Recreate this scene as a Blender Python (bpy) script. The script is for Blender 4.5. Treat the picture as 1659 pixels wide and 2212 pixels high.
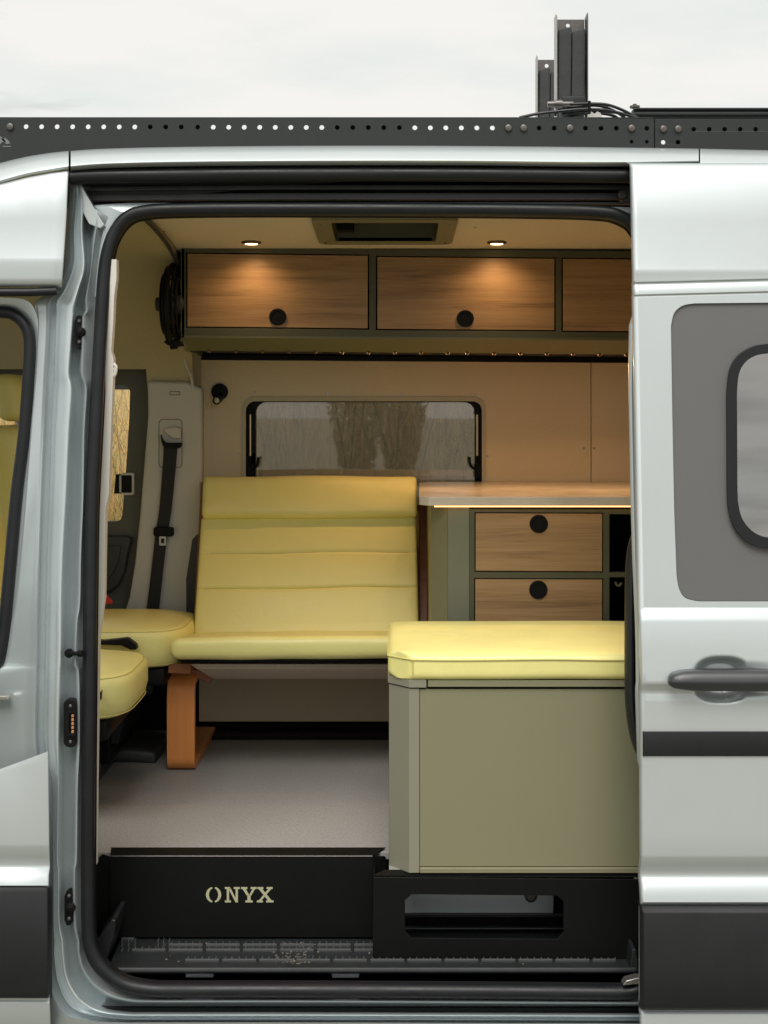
import bpy, math, random
from mathutils import Vector, Matrix, noise
from mathutils.geometry import tessellate_polygon
R = math.radians
rnd = random.Random(7)
scn = bpy.context.scene
COL = scn.collection
for o in list(bpy.data.objects):
    bpy.data.objects.remove(o)

# ------------------------------------------------------------------ camera, sky, sun, exposure
F, CX, HY, D, ZC = 2934.0, 850.0, 870.0, 3.3, 1.80      # focal length in photo pixels, axis pixel, distance, eye height
W, H = 1659.0, 2211.0
cam = bpy.data.cameras.new('camera')
camo = bpy.data.objects.new('camera', cam)
COL.objects.link(camo)
camo.location = (0, -D, ZC)
camo.rotation_euler = (R(90), 0, 0)
cam.sensor_fit = 'VERTICAL'
cam.sensor_height = 36
cam.lens = F / H * 36
cam.shift_x = -(CX - W / 2) / H
cam.shift_y = -(H / 2 - HY) / H
cam.clip_end = 500
cam.clip_start = 0.05
scn.camera = camo

SUN_EL, SUN_AZ = 57.0, 12.0       # behind the photographer, a little to the left
world = bpy.data.worlds.new('World')
scn.world = world
world.use_nodes = True
nt = world.node_tree
nt.nodes.clear()
wo = nt.nodes.new('ShaderNodeOutputWorld')
bg = nt.nodes.new('ShaderNodeBackground')
bg.inputs['Strength'].default_value = 0.094
sky = nt.nodes.new('ShaderNodeTexSky')
sky.sky_type = 'NISHITA'
sky.sun_disc = False
sky.sun_elevation = R(SUN_EL)
sky.sun_rotation = R(180 - SUN_AZ)
tc = nt.nodes.new('ShaderNodeTexCoord')
mp = nt.nodes.new('ShaderNodeMapping')
mp.inputs['Scale'].default_value = (0.75, 1.0, 1.0)
n1 = nt.nodes.new('ShaderNodeTexNoise')
n1.inputs['Scale'].default_value = 1.5
n1.inputs['Detail'].default_value = 7
n1.inputs['Roughness'].default_value = 0.55
cr = nt.nodes.new('ShaderNodeValToRGB')
cr.color_ramp.elements[0].position = 0.36
cr.color_ramp.elements[0].color = (7.5, 7.75, 7.5, 1)
cr.color_ramp.elements[1].position = 0.56
cr.color_ramp.elements[1].color = (8.55, 8.35, 7.95, 1)
mix = nt.nodes.new('ShaderNodeMix')
mix.data_type = 'RGBA'
mix.inputs['Factor'].default_value = 0.96
sep = nt.nodes.new('ShaderNodeSeparateXYZ')
nt.links.new(tc.outputs['Generated'], sep.inputs[0])
mxz = nt.nodes.new('ShaderNodeMath')
mxz.operation = 'MAXIMUM'
mxz.inputs[1].default_value = 0.0
nt.links.new(sep.outputs['Z'], mxz.inputs[0])
adz = nt.nodes.new('ShaderNodeMath')
adz.operation = 'ADD'
adz.inputs[1].default_value = 0.10
nt.links.new(mxz.outputs[0], adz.inputs[0])
cmb = nt.nodes.new('ShaderNodeCombineXYZ')
for k_, ax_ in enumerate('XY'):
    dv = nt.nodes.new('ShaderNodeMath')
    dv.operation = 'DIVIDE'
    nt.links.new(sep.outputs[ax_], dv.inputs[0])
    nt.links.new(adz.outputs[0], dv.inputs[1])
    nt.links.new(dv.outputs[0], cmb.inputs[k_])
nt.links.new(cmb.outputs[0], mp.inputs['Vector'])
nt.links.new(mp.outputs[0], n1.inputs['Vector'])
nt.links.new(n1.outputs['Fac'], cr.inputs['Fac'])
nt.links.new(sky.outputs[0], mix.inputs[6])
mp2 = nt.nodes.new('ShaderNodeMapping')
mp2.inputs['Scale'].default_value = (0.55, 1.0, 1.0)
mp2.inputs['Location'].default_value = (3.1, 0.4, 1.7)
n2w = nt.nodes.new('ShaderNodeTexNoise')
n2w.inputs['Scale'].default_value = 1.1
n2w.inputs['Detail'].default_value = 6
n2w.inputs['Roughness'].default_value = 0.6
cr2 = nt.nodes.new('ShaderNodeValToRGB')
cr2.color_ramp.elements[0].position = 0.30
cr2.color_ramp.elements[0].color = (0.53, 0.53, 0.525, 1)
cr2.color_ramp.elements[1].position = 0.50
cr2.color_ramp.elements[1].color = (1, 1, 1, 1)
mul = nt.nodes.new('ShaderNodeMix')
mul.data_type = 'RGBA'
mul.blend_type = 'MULTIPLY'
mul.inputs['Factor'].default_value = 1.0
nt.links.new(cmb.outputs[0], mp2.inputs['Vector'])
nt.links.new(mp2.outputs[0], n2w.inputs['Vector'])
nt.links.new(n2w.outputs['Fac'], cr2.inputs['Fac'])
nt.links.new(cr.outputs[0], mul.inputs[6])
nt.links.new(cr2.outputs[0], mul.inputs[7])
nt.links.new(mul.outputs[2], mix.inputs[7])
nt.links.new(mix.outputs[2], bg.inputs['Color'])
nt.links.new(bg.outputs[0], wo.inputs[0])

sl = bpy.data.lights.new('sun', 'SUN')
sl.energy = 2.7
sl.angle = R(38)
sl.color = (1.0, 0.97, 0.92)
so = bpy.data.objects.new('sun', sl)
COL.objects.link(so)
sd = Vector((-math.sin(R(SUN_AZ)) * math.cos(R(SUN_EL)), -math.cos(R(SUN_AZ)) * math.cos(R(SUN_EL)), math.sin(R(SUN_EL))))
so.location = sd * 30
so.rotation_euler = (-sd).to_track_quat('-Z', 'Y').to_euler()

vs = scn.view_settings
vs.view_transform = 'Standard'
vs.look = 'None'
vs.exposure = 0.24
vs.gamma = 1.0
vs.use_curve_mapping = False
scn.render.engine = 'CYCLES'
scn.cycles.max_bounces = 10
scn.cycles.diffuse_bounces = 5
scn.cycles.glossy_bounces = 5
scn.cycles.transmission_bounces = 8
scn.cycles.transparent_max_bounces = 10
scn.cycles.caustics_reflective = False
scn.cycles.caustics_refractive = False
scn.cycles.sample_clamp_indirect = 4.0
scn.cycles.use_denoising = True


# ------------------------------------------------------------------ materials
def mat(name, col, rough=0.5, metal=0.0, var=0.0, vscale=6.0, bump=0.0, bscale=200.0, bstretch=(1, 1, 1), coat=0.0, spec=0.5, rvar=0.0, emit=None, estr=0.0, col2=None, coat_rough=0.05):
    m = bpy.data.materials.new(name)
    m.use_nodes = True
    t = m.node_tree
    b = t.nodes['Principled BSDF']
    b.inputs['Base Color'].default_value = (*col, 1)
    b.inputs['Roughness'].default_value = rough
    b.inputs['Metallic'].default_value = metal
    b.inputs['Coat Weight'].default_value = coat
    b.inputs['Coat Roughness'].default_value = coat_rough
    b.inputs['Specular IOR Level'].default_value = spec
    co = t.nodes.new('ShaderNodeTexCoord')
    if var > 0 or rvar > 0:
        n = t.nodes.new('ShaderNodeTexNoise')
        n.inputs['Scale'].default_value = vscale
        n.inputs['Detail'].default_value = 6
        n.inputs['Roughness'].default_value = 0.6
        t.links.new(co.outputs['Object'], n.inputs['Vector'])
        if var > 0:
            c2 = col2 or tuple(c * (1 - var) for c in col)
            r = t.nodes.new('ShaderNodeValToRGB')
            r.color_ramp.elements[0].position = 0.3
            r.color_ramp.elements[1].position = 0.7
            r.color_ramp.elements[0].color = (*c2, 1)
            r.color_ramp.elements[1].color = (*col, 1)
            t.links.new(n.outputs['Fac'], r.inputs['Fac'])
            t.links.new(r.outputs[0], b.inputs['Base Color'])
        if rvar > 0:
            mr = t.nodes.new('ShaderNodeMapRange')
            mr.inputs['From Min'].default_value = 0.3
            mr.inputs['From Max'].default_value = 0.7
            mr.inputs['To Min'].default_value = max(0.02, rough - rvar)
            mr.inputs['To Max'].default_value = min(1, rough + rvar)
            t.links.new(n.outputs['Fac'], mr.inputs['Value'])
            t.links.new(mr.outputs[0], b.inputs['Roughness'])
    if bump > 0:
        mpn = t.nodes.new('ShaderNodeMapping')
        mpn.inputs['Scale'].default_value = bstretch
        n2 = t.nodes.new('ShaderNodeTexNoise')
        n2.inputs['Scale'].default_value = bscale
        n2.inputs['Detail'].default_value = 3
        bp = t.nodes.new('ShaderNodeBump')
        bp.inputs['Strength'].default_value = bump
        bp.inputs['Distance'].default_value = 0.002
        t.links.new(co.outputs['Object'], mpn.inputs['Vector'])
        t.links.new(mpn.outputs[0], n2.inputs['Vector'])
        t.links.new(n2.outputs['Fac'], bp.inputs['Height'])
        t.links.new(bp.outputs[0], b.inputs['Normal'])
    if emit:
        b.inputs['Emission Color'].default_value = (*emit, 1)
        b.inputs['Emission Strength'].default_value = estr
    return m


def cloth_mat(name, col, dark, sx, sz, axis_a, axis_b, rough=0.85, bump=0.35, blotch=0.12):
    """woven cloth: two crossed thread directions as stretched noises"""
    m = bpy.data.materials.new(name)
    m.use_nodes = True
    t = m.node_tree
    b = t.nodes['Principled BSDF']
    b.inputs['Roughness'].default_value = rough
    b.inputs['Specular IOR Level'].default_value = 0.25
    co = t.nodes.new('ShaderNodeTexCoord')
    outs = []
    for st in (axis_a, axis_b):
        mpn = t.nodes.new('ShaderNodeMapping')
        mpn.inputs['Scale'].default_value = st
        n = t.nodes.new('ShaderNodeTexNoise')
        n.inputs['Scale'].default_value = 1.0
        n.inputs['Detail'].default_value = 4
        n.inputs['Roughness'].default_value = 0.7
        t.links.new(co.outputs['Object'], mpn.inputs['Vector'])
        t.links.new(mpn.outputs[0], n.inputs['Vector'])
        outs.append(n.outputs['Fac'])
    ad = t.nodes.new('ShaderNodeMath')
    ad.operation = 'ADD'
    t.links.new(outs[0], ad.inputs[0])
    t.links.new(outs[1], ad.inputs[1])
    hf = t.nodes.new('ShaderNodeMath')
    hf.operation = 'MULTIPLY'
    hf.inputs[1].default_value = 0.5
    t.links.new(ad.outputs[0], hf.inputs[0])
    r = t.nodes.new('ShaderNodeValToRGB')
    r.color_ramp.elements[0].position = 0.36
    r.color_ramp.elements[1].position = 0.62
    r.color_ramp.elements[0].color = (*dark, 1)
    r.color_ramp.elements[1].color = (*col, 1)
    t.links.new(hf.outputs[0], r.inputs['Fac'])
    t.links.new(r.outputs[0], b.inputs['Base Color'])
    bp = t.nodes.new('ShaderNodeBump')
    bp.inputs['Strength'].default_value = bump
    bp.inputs['Distance'].default_value = 0.001
    t.links.new(hf.outputs[0], bp.inputs['Height'])
    t.links.new(bp.outputs[0], b.inputs['Normal'])
    return m


def wood_mat(name, c0, c1, c2, scale=(1.6, 1, 34), fine=(8, 1, 420), rough=0.42, bump=0.12):
    m = bpy.data.materials.new(name)
    m.use_nodes = True
    t = m.node_tree
    b = t.nodes['Principled BSDF']
    b.inputs['Roughness'].default_value = rough
    co = t.nodes.new('ShaderNodeTexCoord')
    oi = t.nodes.new('ShaderNodeObjectInfo')
    sc_ = t.nodes.new('ShaderNodeVectorMath')
    sc_.operation = 'SCALE'
    sc_.inputs['Scale'].default_value = 37.0
    t.links.new(oi.outputs['Random'], sc_.inputs[0])
    av = t.nodes.new('ShaderNodeVectorMath')
    av.operation = 'ADD'
    t.links.new(co.outputs['Object'], av.inputs[0])
    t.links.new(sc_.outputs[0], av.inputs[1])

    def nz(st, det, dist):
        mpn = t.nodes.new('ShaderNodeMapping')
        mpn.inputs['Scale'].default_value = st
        n = t.nodes.new('ShaderNodeTexNoise')
        n.inputs['Scale'].default_value = 1.0
        n.inputs['Detail'].default_value = det
        n.inputs['Roughness'].default_value = 0.6
        n.inputs['Distortion'].default_value = dist
        t.links.new(av.outputs[0], mpn.inputs['Vector'])
        t.links.new(mpn.outputs[0], n.inputs['Vector'])
        return n.outputs['Fac']
    a = nz(scale, 5, 0.6)
    f = nz(fine, 3, 0.1)
    mx = t.nodes.new('ShaderNodeMix')
    mx.data_type = 'FLOAT'
    mx.inputs['Factor'].default_value = 0.38
    t.links.new(a, mx.inputs[2])
    t.links.new(f, mx.inputs[3])
    r = t.nodes.new('ShaderNodeValToRGB')
    r.color_ramp.elements[0].position = 0.33
    r.color_ramp.elements[1].position = 0.66
    r.color_ramp.elements[0].color = (*c0, 1)
    r.color_ramp.elements[1].color = (*c2, 1)
    e = r.color_ramp.elements.new(0.47)
    e.color = (*c1, 1)
    t.links.new(mx.outputs[0], r.inputs['Fac'])
    t.links.new(r.outputs[0], b.inputs['Base Color'])
    bp = t.nodes.new('ShaderNodeBump')
    bp.inputs['Strength'].default_value = bump
    bp.inputs['Distance'].default_value = 0.001
    t.links.new(f, bp.inputs['Height'])
    t.links.new(bp.outputs[0], b.inputs['Normal'])
    return m


def glass_mat(name, tint, refl, rough=0.0, refl_haze=0.0):
    """tinted acrylic: see-through with a mirror share that grows at grazing angles"""
    m = bpy.data.materials.new(name)
    m.use_nodes = True
    t = m.node_tree
    t.nodes.clear()
    o = t.nodes.new('ShaderNodeOutputMaterial')
    tr = t.nodes.new('ShaderNodeBsdfTransparent')
    tr.inputs[0].default_value = (*tint, 1)
    gl = t.nodes.new('ShaderNodeBsdfGlossy')
    gl.inputs['Roughness'].default_value = rough
    gl.inputs['Color'].default_value = (0.95, 0.93, 0.9, 1)
    lw = t.nodes.new('ShaderNodeFresnel')
    lw.inputs['IOR'].default_value = refl
    mx = t.nodes.new('ShaderNodeMixShader')
    t.links.new(lw.outputs[0], mx.inputs[0])
    t.links.new(tr.outputs[0], mx.inputs[1])
    t.links.new(gl.outputs[0], mx.inputs[2])
    if refl_haze > 0:  # pale veil mixed in for the bright reflections that haze the pane
        df = t.nodes.new('ShaderNodeBsdfDiffuse')
        df.inputs['Color'].default_value = (0.50, 0.48, 0.45, 1)
        tl = t.nodes.new('ShaderNodeBsdfTranslucent')
        tl.inputs['Color'].default_value = (0.50, 0.48, 0.45, 1)
        m1 = t.nodes.new('ShaderNodeMixShader')
        t.links.new(df.outputs[0], m1.inputs[1])
        t.links.new(tl.outputs[0], m1.inputs[2])
        m2 = t.nodes.new('ShaderNodeMixShader')
        m2.inputs[0].default_value = refl_haze
        t.links.new(mx.outputs[0], m2.inputs[1])
        t.links.new(m1.outputs[0], m2.inputs[2])
        mx = m2
    t.links.new(mx.outputs[0], o.inputs[0])
    return m


M = {}
M['paint'] = mat('silver_paint', (0.55, 0.595, 0.60), 0.36, 0.48, var=0.05, vscale=3, coat=0.4, bump=0.28, bscale=2.6)
M['paint_in'] = mat('silver_paint_inner', (0.60, 0.665, 0.68), 0.30, 0.62, var=0.06, vscale=5, coat=0.25)
M['mould'] = mat('black_moulding_plastic', (0.0125, 0.0145, 0.0155), 0.55, var=0.25, vscale=9, bump=0.25, bscale=700, spec=0.35)
M['rubber'] = mat('black_rubber', (0.010, 0.0115, 0.0135), 0.42, var=0.3, vscale=14, bump=0.1, bscale=300, rvar=0.1, spec=0.35)
M['rail'] = mat('rail_powder_coat', (0.020, 0.0245, 0.0245), 0.5, var=0.15, vscale=8, bump=0.2, bscale=800, spec=0.4)
M['track'] = mat('track_grey', (0.075, 0.08, 0.085), 0.3, var=0.3, vscale=10)
M['steel'] = mat('zinc_steel', (0.45, 0.43, 0.40), 0.38, 0.9, var=0.2, vscale=60)
M['bolt'] = mat('dark_bolt_steel', (0.16, 0.15, 0.145), 0.4, 0.8, var=0.2, vscale=90)
M['olive'] = mat('olive_laminate', (0.212, 0.205, 0.122), 0.42, var=0.04, vscale=4, bump=0.06, bscale=900)
M['olive_d'] = mat('olive_edge_profile', (0.080, 0.079, 0.042), 0.5, var=0.06, vscale=9)
M['grey_olive'] = mat('grey_olive_post', (0.232, 0.225, 0.165), 0.42, var=0.04, vscale=4)
M['yellow'] = mat('yellow_leatherette', (0.81, 0.745, 0.28), 0.34, var=0.05, vscale=5, bump=0.22, bscale=520, spec=0.45, rvar=0.05)
M['yellow_s'] = mat('yellow_seam', (0.58, 0.51, 0.18), 0.55)
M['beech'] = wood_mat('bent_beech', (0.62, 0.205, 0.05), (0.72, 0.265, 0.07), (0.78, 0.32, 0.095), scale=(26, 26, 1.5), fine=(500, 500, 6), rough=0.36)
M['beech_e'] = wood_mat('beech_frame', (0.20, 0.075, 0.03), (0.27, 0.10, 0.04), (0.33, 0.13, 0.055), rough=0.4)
M['oak'] = wood_mat('oak_decor', (0.19, 0.108, 0.047), (0.33, 0.195, 0.088), (0.43, 0.27, 0.132))
M['cloth'] = cloth_mat('tan_wall_cloth', (0.78, 0.66, 0.455), (0.63, 0.525, 0.355), 1, 1, (140, 1, 700), (700, 1, 140))
M['cloth_y'] = cloth_mat('beige_headliner', (0.50, 0.44, 0.275), (0.40, 0.345, 0.205), 1, 1, (500, 500, 500), (260, 260, 260))
M['ceil'] = cloth_mat('cream_ceiling_cloth', (0.74, 0.66, 0.53), (0.62, 0.55, 0.43), 1, 1, (400, 120, 1), (120, 400, 1))
M['sling'] = cloth_mat('canvas_sling', (0.60, 0.51, 0.41), (0.48, 0.40, 0.32), 1, 1, (400, 400, 60), (60, 400, 400))
M['floor'] = cloth_mat('woven_vinyl_floor', (0.36, 0.347, 0.328), (0.20, 0.192, 0.18), 1, 1, (330, 60, 1), (110, 520, 1), rough=0.5, bump=0.4)
M['trim'] = mat('light_grey_trim', (0.56, 0.55, 0.50), 0.6, var=0.04, vscale=6, bump=0.1, bscale=900)
M['trim_w'] = mat('pale_pillar_trim', (0.66, 0.63, 0.57), 0.5, var=0.05, vscale=9)
M['card'] = mat('dark_green_grey_door_card', (0.105, 0.105, 0.082), 0.65, var=0.1, vscale=8, bump=0.2, bscale=900)
M['dark'] = mat('charcoal_plastic', (0.04, 0.042, 0.043), 0.5, var=0.2, vscale=12, bump=0.12, bscale=700)
M['black'] = mat('satin_black', (0.008, 0.008, 0.0085), 0.45, var=0.2, vscale=10, spec=0.12)
M['blackp'] = mat('black_powder_coat', (0.0055, 0.006, 0.0055), 0.42, var=0.2, vscale=9, bump=0.15, bscale=900, spec=0.16)
M['mat'] = mat('step_mat_plastic', (0.022, 0.025, 0.026), 0.36, var=0.35, vscale=30, bump=0.1, bscale=400)
M['ridge_lit'] = mat('step_ridge_lit', (0.075, 0.078, 0.078), 0.4)  # paler copy of the mat plastic; light caught on ridges put into colour
M['belt'] = mat('black_webbing', (0.014, 0.014, 0.015), 0.75, bump=0.4, bscale=900)
M['surround'] = mat('window_surround_grey', (0.120, 0.1195, 0.117), 0.42, var=0.03, vscale=3, coat=0.0)
M['worktop'] = mat('stone_worktop', (0.74, 0.66, 0.56), 0.2, var=0.25, vscale=5, col2=(0.60, 0.53, 0.44), rvar=0.06)
M['cream'] = mat('cream_window_trim', (0.50, 0.45, 0.30), 0.5)
M['gold'] = mat('brass_strut_tube', (0.62, 0.50, 0.30), 0.28, 0.85)
M['white'] = mat('white_plastic', (0.72, 0.71, 0.66), 0.45)
M['red'] = mat('red_button', (0.55, 0.02, 0.015), 0.4)
M['letter'] = mat('lettering_olive', (0.40, 0.39, 0.25), 0.6)
M['copper'] = mat('copper_contacts', (0.70, 0.36, 0.18), 0.35, 0.8)
M['glow'] = mat('warm_lamp_lens', (0.9, 0.8, 0.6), 0.4, emit=(1.0, 0.66, 0.34), estr=7)
M['led'] = mat('warm_led_strip', (0.9, 0.7, 0.45), 0.4, emit=(1.0, 0.50, 0.18), estr=2.0)
M['pane'] = glass_mat('tinted_acrylic_pane', (0.46, 0.475, 0.48), 2.3, 0.02, 0.22)
M['pane_d'] = glass_mat('dark_acrylic_pane', (0.25, 0.24, 0.23), 4.0, 0.02)
M['foam'] = mat('grey_foam_pad', (0.05, 0.052, 0.053), 0.85, var=0.3, vscale=20, bump=0.5, bscale=250)
M['ground'] = mat('dry_meadow_ground', (0.25, 0.235, 0.195), 0.95, var=0.4, vscale=0.8, col2=(0.17, 0.165, 0.125), bump=0.6, bscale=30)
M['leaf'] = mat('tree_leaves', (0.07, 0.09, 0.035), 0.7, var=0.4, vscale=2)
M['bark'] = mat('tree_bark', (0.13, 0.10, 0.075), 0.9, var=0.4, vscale=8, bump=0.6, bscale=40)

t_ = M['yellow'].node_tree
pb_ = t_.nodes['Principled BSDF']
old = pb_.inputs['Normal'].links[0].from_node
nn = t_.nodes.new('ShaderNodeTexNoise')
nn.inputs['Scale'].default_value = 13
nn.inputs['Detail'].default_value = 2
nn.inputs['Distortion'].default_value = 0.8
co_ = t_.nodes.new('ShaderNodeTexCoord')
b2_ = t_.nodes.new('ShaderNodeBump')
b2_.inputs['Strength'].default_value = 0.16
b2_.inputs['Distance'].default_value = 0.012
t_.links.new(co_.outputs['Object'], nn.inputs['Vector'])
t_.links.new(nn.outputs['Fac'], b2_.inputs['Height'])
t_.links.new(b2_.outputs[0], old.inputs['Normal'])

# reeds take their straw or green from a colour stored on each blade
mr = bpy.data.materials.new('dry_reed')
mr.use_nodes = True
b = mr.node_tree.nodes['Principled BSDF']
at = mr.node_tree.nodes.new('ShaderNodeAttribute')
at.attribute_name = 'straw'
mr.node_tree.links.new(at.outputs['Color'], b.inputs['Base Color'])
b.inputs['Roughness'].default_value = 0.7
tl = mr.node_tree.nodes.new('ShaderNodeBsdfTranslucent')
mr.node_tree.links.new(at.outputs['Color'], tl.inputs['Color'])
ms = mr.node_tree.nodes.new('ShaderNodeMixShader')
ms.inputs[0].default_value = 0.42
mr.node_tree.links.new(b.outputs[0], ms.inputs[1])
mr.node_tree.links.new(tl.outputs[0], ms.inputs[2])
mr.node_tree.links.new(ms.outputs[0], mr.node_tree.nodes['Material Output'].inputs[0])
M['reed'] = mr


# ------------------------------------------------------------------ geometry helpers
def P(px, py, Y):
    s = (D + Y) / F
    return Vector(((px - CX) * s, Y, ZC - (py - HY) * s))


def interp(tab, t):
    if t <= tab[0][0]:
        return tab[0][1]
    for (a, va), (b_, vb) in zip(tab, tab[1:]):
        if t <= b_:
            k = (t - a) / (b_ - a)
            return va + (vb - va) * k
    return tab[-1][1]


LEAN = [(0.2, 0.0), (1.09, 0.0), (1.32, 0.02), (2.1, 0.10), (2.4, 0.125), (2.6, 0.16)]


def L(z):
    return interp(LEAN, z)


def PS(px, py, off):
    Y = off
    for _ in range(7):
        Y = L(ZC - (py - HY) * (D + Y) / F) + off
    return P(px, py, Y)


def smooth_path(pts, n=8):
    """Catmull-Rom through tuples"""
    out = []
    m = len(pts)
    for i in range(m - 1):
        p0, p1, p2, p3 = pts[max(i - 1, 0)], pts[i], pts[i + 1], pts[min(i + 2, m - 1)]
        for k in range(n):
            t = k / n
            out.append(tuple(0.5 * ((2 * b_) + (c - a) * t + (2 * a - 5 * b_ + 4 * c - d) * t * t + (3 * b_ - a - 3 * c + d) * t ** 3)
                             for a, b_, c, d in zip(p0, p1, p2, p3)))
    out.append(tuple(pts[-1]))
    return out


def rrect(x0, y0, x1, y1, r, n=6):
    pts = []
    for cx, cy, a0 in ((x1 - r, y0 + r, -90), (x1 - r, y1 - r, 0), (x0 + r, y1 - r, 90), (x0 + r, y0 + r, 180)):
        for k in range(n + 1):
            a = R(a0 + 90 * k / n)
            pts.append((cx + r * math.cos(a), cy + r * math.sin(a)))
    return pts


class B:
    def __init__(s):
        s.v, s.f = [], []

    def add(s, vs_, fs):
        n = len(s.v)
        s.v += [Vector(p) for p in vs_]
        s.f += [tuple(i + n for i in f) for f in fs]
        return s

    def box(s, x0, x1, y0, y1, z0, z1):
        return s.hexa([(x0, y0, z0), (x1, y0, z0), (x1, y0, z1), (x0, y0, z1), (x0, y1, z0), (x1, y1, z0), (x1, y1, z1), (x0, y1, z1)])

    def hexa(s, p):
        return s.add(p, [(0, 1, 2, 3), (5, 4, 7, 6), (4, 0, 3, 7), (1, 5, 6, 2), (3, 2, 6, 7), (4, 5, 1, 0)])

    def prism(s, front, dvec):
        n = len(front)
        dvec = Vector(dvec)
        vs_ = [Vector(p) for p in front] + [Vector(p) + dvec for p in front]
        fs = [tuple(range(n)), tuple(range(2 * n - 1, n - 1, -1))]
        fs += [(i, i + n, (i + 1) % n + n, (i + 1) % n) for i in range(n)]
        return s.add(vs_, fs)

    def pp(s, pts, Y, depth):
        """polygon given in photo pixels at distance Y, extruded straight back"""
        return s.prism([P(x, y, Y) for x, y in pts], (0, depth, 0))

    def plate(s, outer, holes, f3, thick):
        """flat plate with holes; f3 maps (a, b) to a point, thick is the vector to the back face"""
        loops = [outer] + list(holes)
        tris = tessellate_polygon([[Vector((a, b_, 0)) for a, b_ in lp] for lp in loops])
        flat = [p for lp in loops for p in lp]
        n = len(flat)
        thick = Vector(thick)
        fr = [Vector(f3(a, b_)) for a, b_ in flat]
        vs_ = fr + [p + thick for p in fr]
        fs = [tuple(t) for t in tris] + [tuple(i + n for i in reversed(t)) for t in tris]
        k = 0
        for lp in loops:
            m = len(lp)
            for i in range(m):
                a, b_ = k + i, k + (i + 1) % m
                fs.append((a, a + n, b_ + n, b_))
            k += m
        return s.add(vs_, fs)

    def tube(s, path, r, n=10, closed=False, flat=1.0):
        path = [Vector(p) for p in path]
        m = len(path)
        rs = r if isinstance(r, (list, tuple)) else [r] * m
        rings = []
        up = None
        for i in range(m):
            if closed:
                t = path[(i + 1) % m] - path[i - 1]
            else:
                t = path[min(i + 1, m - 1)] - path[max(i - 1, 0)]
            t = t.normalized()
            if up is None:
                up = Vector((0, 1, 0)) if abs(t.y) < 0.9 else Vector((0, 0, 1))
            u = (up - t * up.dot(t)).normalized()
            w = t.cross(u)
            up = u
            rings.append([path[i] + (u * math.cos(2 * math.pi * k / n) * flat + w * math.sin(2 * math.pi * k / n)) * rs[i] for k in range(n)])
        vs_ = [p for rg in rings for p in rg]
        fs = []
        for i in range(m if closed else m - 1):
            j = (i + 1) % m
            for k in range(n):
                k2 = (k + 1) % n
                fs.append((i * n + k, i * n + k2, j * n + k2, j * n + k))
        if not closed:
            fs.append(tuple(range(n - 1, -1, -1)))
            fs.append(tuple(range((m - 1) * n, m * n)))
        return s.add(vs_, fs)

    def lathe(s, prof, c, axis='Y', n=24):
        """prof: (radius, height along axis) pairs, from c"""
        c = Vector(c)
        ax = {'X': Vector((1, 0, 0)), 'Y': Vector((0, 1, 0)), 'Z': Vector((0, 0, 1))}[axis] if isinstance(axis, str) else Vector(axis).normalized()
        u = Vector((1, 0, 0)) if abs(ax.x) < 0.9 else Vector((0, 1, 0))
        u = (u - ax * u.dot(ax)).normalized()
        w = ax.cross(u)
        vs_, fs = [], []
        for r, h in prof:
            for k in range(n):
                a = 2 * math.pi * k / n
                vs_.append(c + ax * h + (u * math.cos(a) + w * math.sin(a)) * max(r, 1e-5))
        for i in range(len(prof) - 1):
            for k in range(n):
                k2 = (k + 1) % n
                fs.append((i * n + k, i * n + k2, (i + 1) * n + k2, (i + 1) * n + k))
        fs.append(tuple(range(n - 1, -1, -1)))
        fs.append(tuple(range((len(prof) - 1) * n, len(prof) * n)))
        return s.add(vs_, fs)

    def grid(s, rows, closed=False):
        n = len(rows[0])
        vs_ = [p for r_ in rows for p in r_]
        fs = []
        for i in range(len(rows) - 1):
            for k in range(n if closed else n - 1):
                k2 = (k + 1) % n
                fs.append((i * n + k, i * n + k2, (i + 1) * n + k2, (i + 1) * n + k))
        return s.add(vs_, fs)

    def rbox(s, sx, sy, sz, r, fn, nx=10, ny=6, nz=6, nr=4):
        """rounded block of half sizes sx, sy, sz; fn maps each point"""
        def ax(h, n):
            k = [-h + r * (1 - math.cos(math.pi / 2 * i / nr)) for i in range(nr)]
            inner = [-(h - r) + 2 * (h - r) * i / n for i in range(n + 1)]
            return k + inner + [-x for x in reversed(k)]
        X, Y, Z = ax(sx, nx), ax(sy, ny), ax(sz, nz)
        idx, vs_, fs = {}, [], []

        def vid(p):
            key = tuple(round(c, 6) for c in p)
            if key not in idx:
                idx[key] = len(vs_)
                q = Vector(p)
                inn = Vector((max(-(sx - r), min(sx - r, q.x)), max(-(sy - r), min(sy - r, q.y)), max(-(sz - r), min(sz - r, q.z))))
                d = q - inn
                if d.length > 1e-9:
                    q = inn + d.normalized() * r
                vs_.append(fn(q))
            return idx[key]
        for A, B_, mk in ((X, Z, lambda a, b_, e: (a, e * sy, b_)), (X, Y, lambda a, b_, e: (a, b_, e * sz)), (Y, Z, lambda a, b_, e: (e * sx, a, b_))):
            for e in (-1, 1):
                for i in range(len(A) - 1):
                    for j in range(len(B_) - 1):
                        q = [vid(mk(A[i], B_[j], e)), vid(mk(A[i + 1], B_[j], e)), vid(mk(A[i + 1], B_[j + 1], e)), vid(mk(A[i], B_[j + 1], e))]
                        if len(set(q)) > 2:
                            fs.append(tuple(dict.fromkeys(q)))
        return s.add(vs_, fs)


WL = {}


def link(o, parent, loc):
    COL.objects.link(o)
    WL[o.name] = Vector(loc)
    if parent:
        o.parent = parent
        o.location = Vector(loc) - WL[parent.name]
    else:
        o.location = loc
    return o


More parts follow.
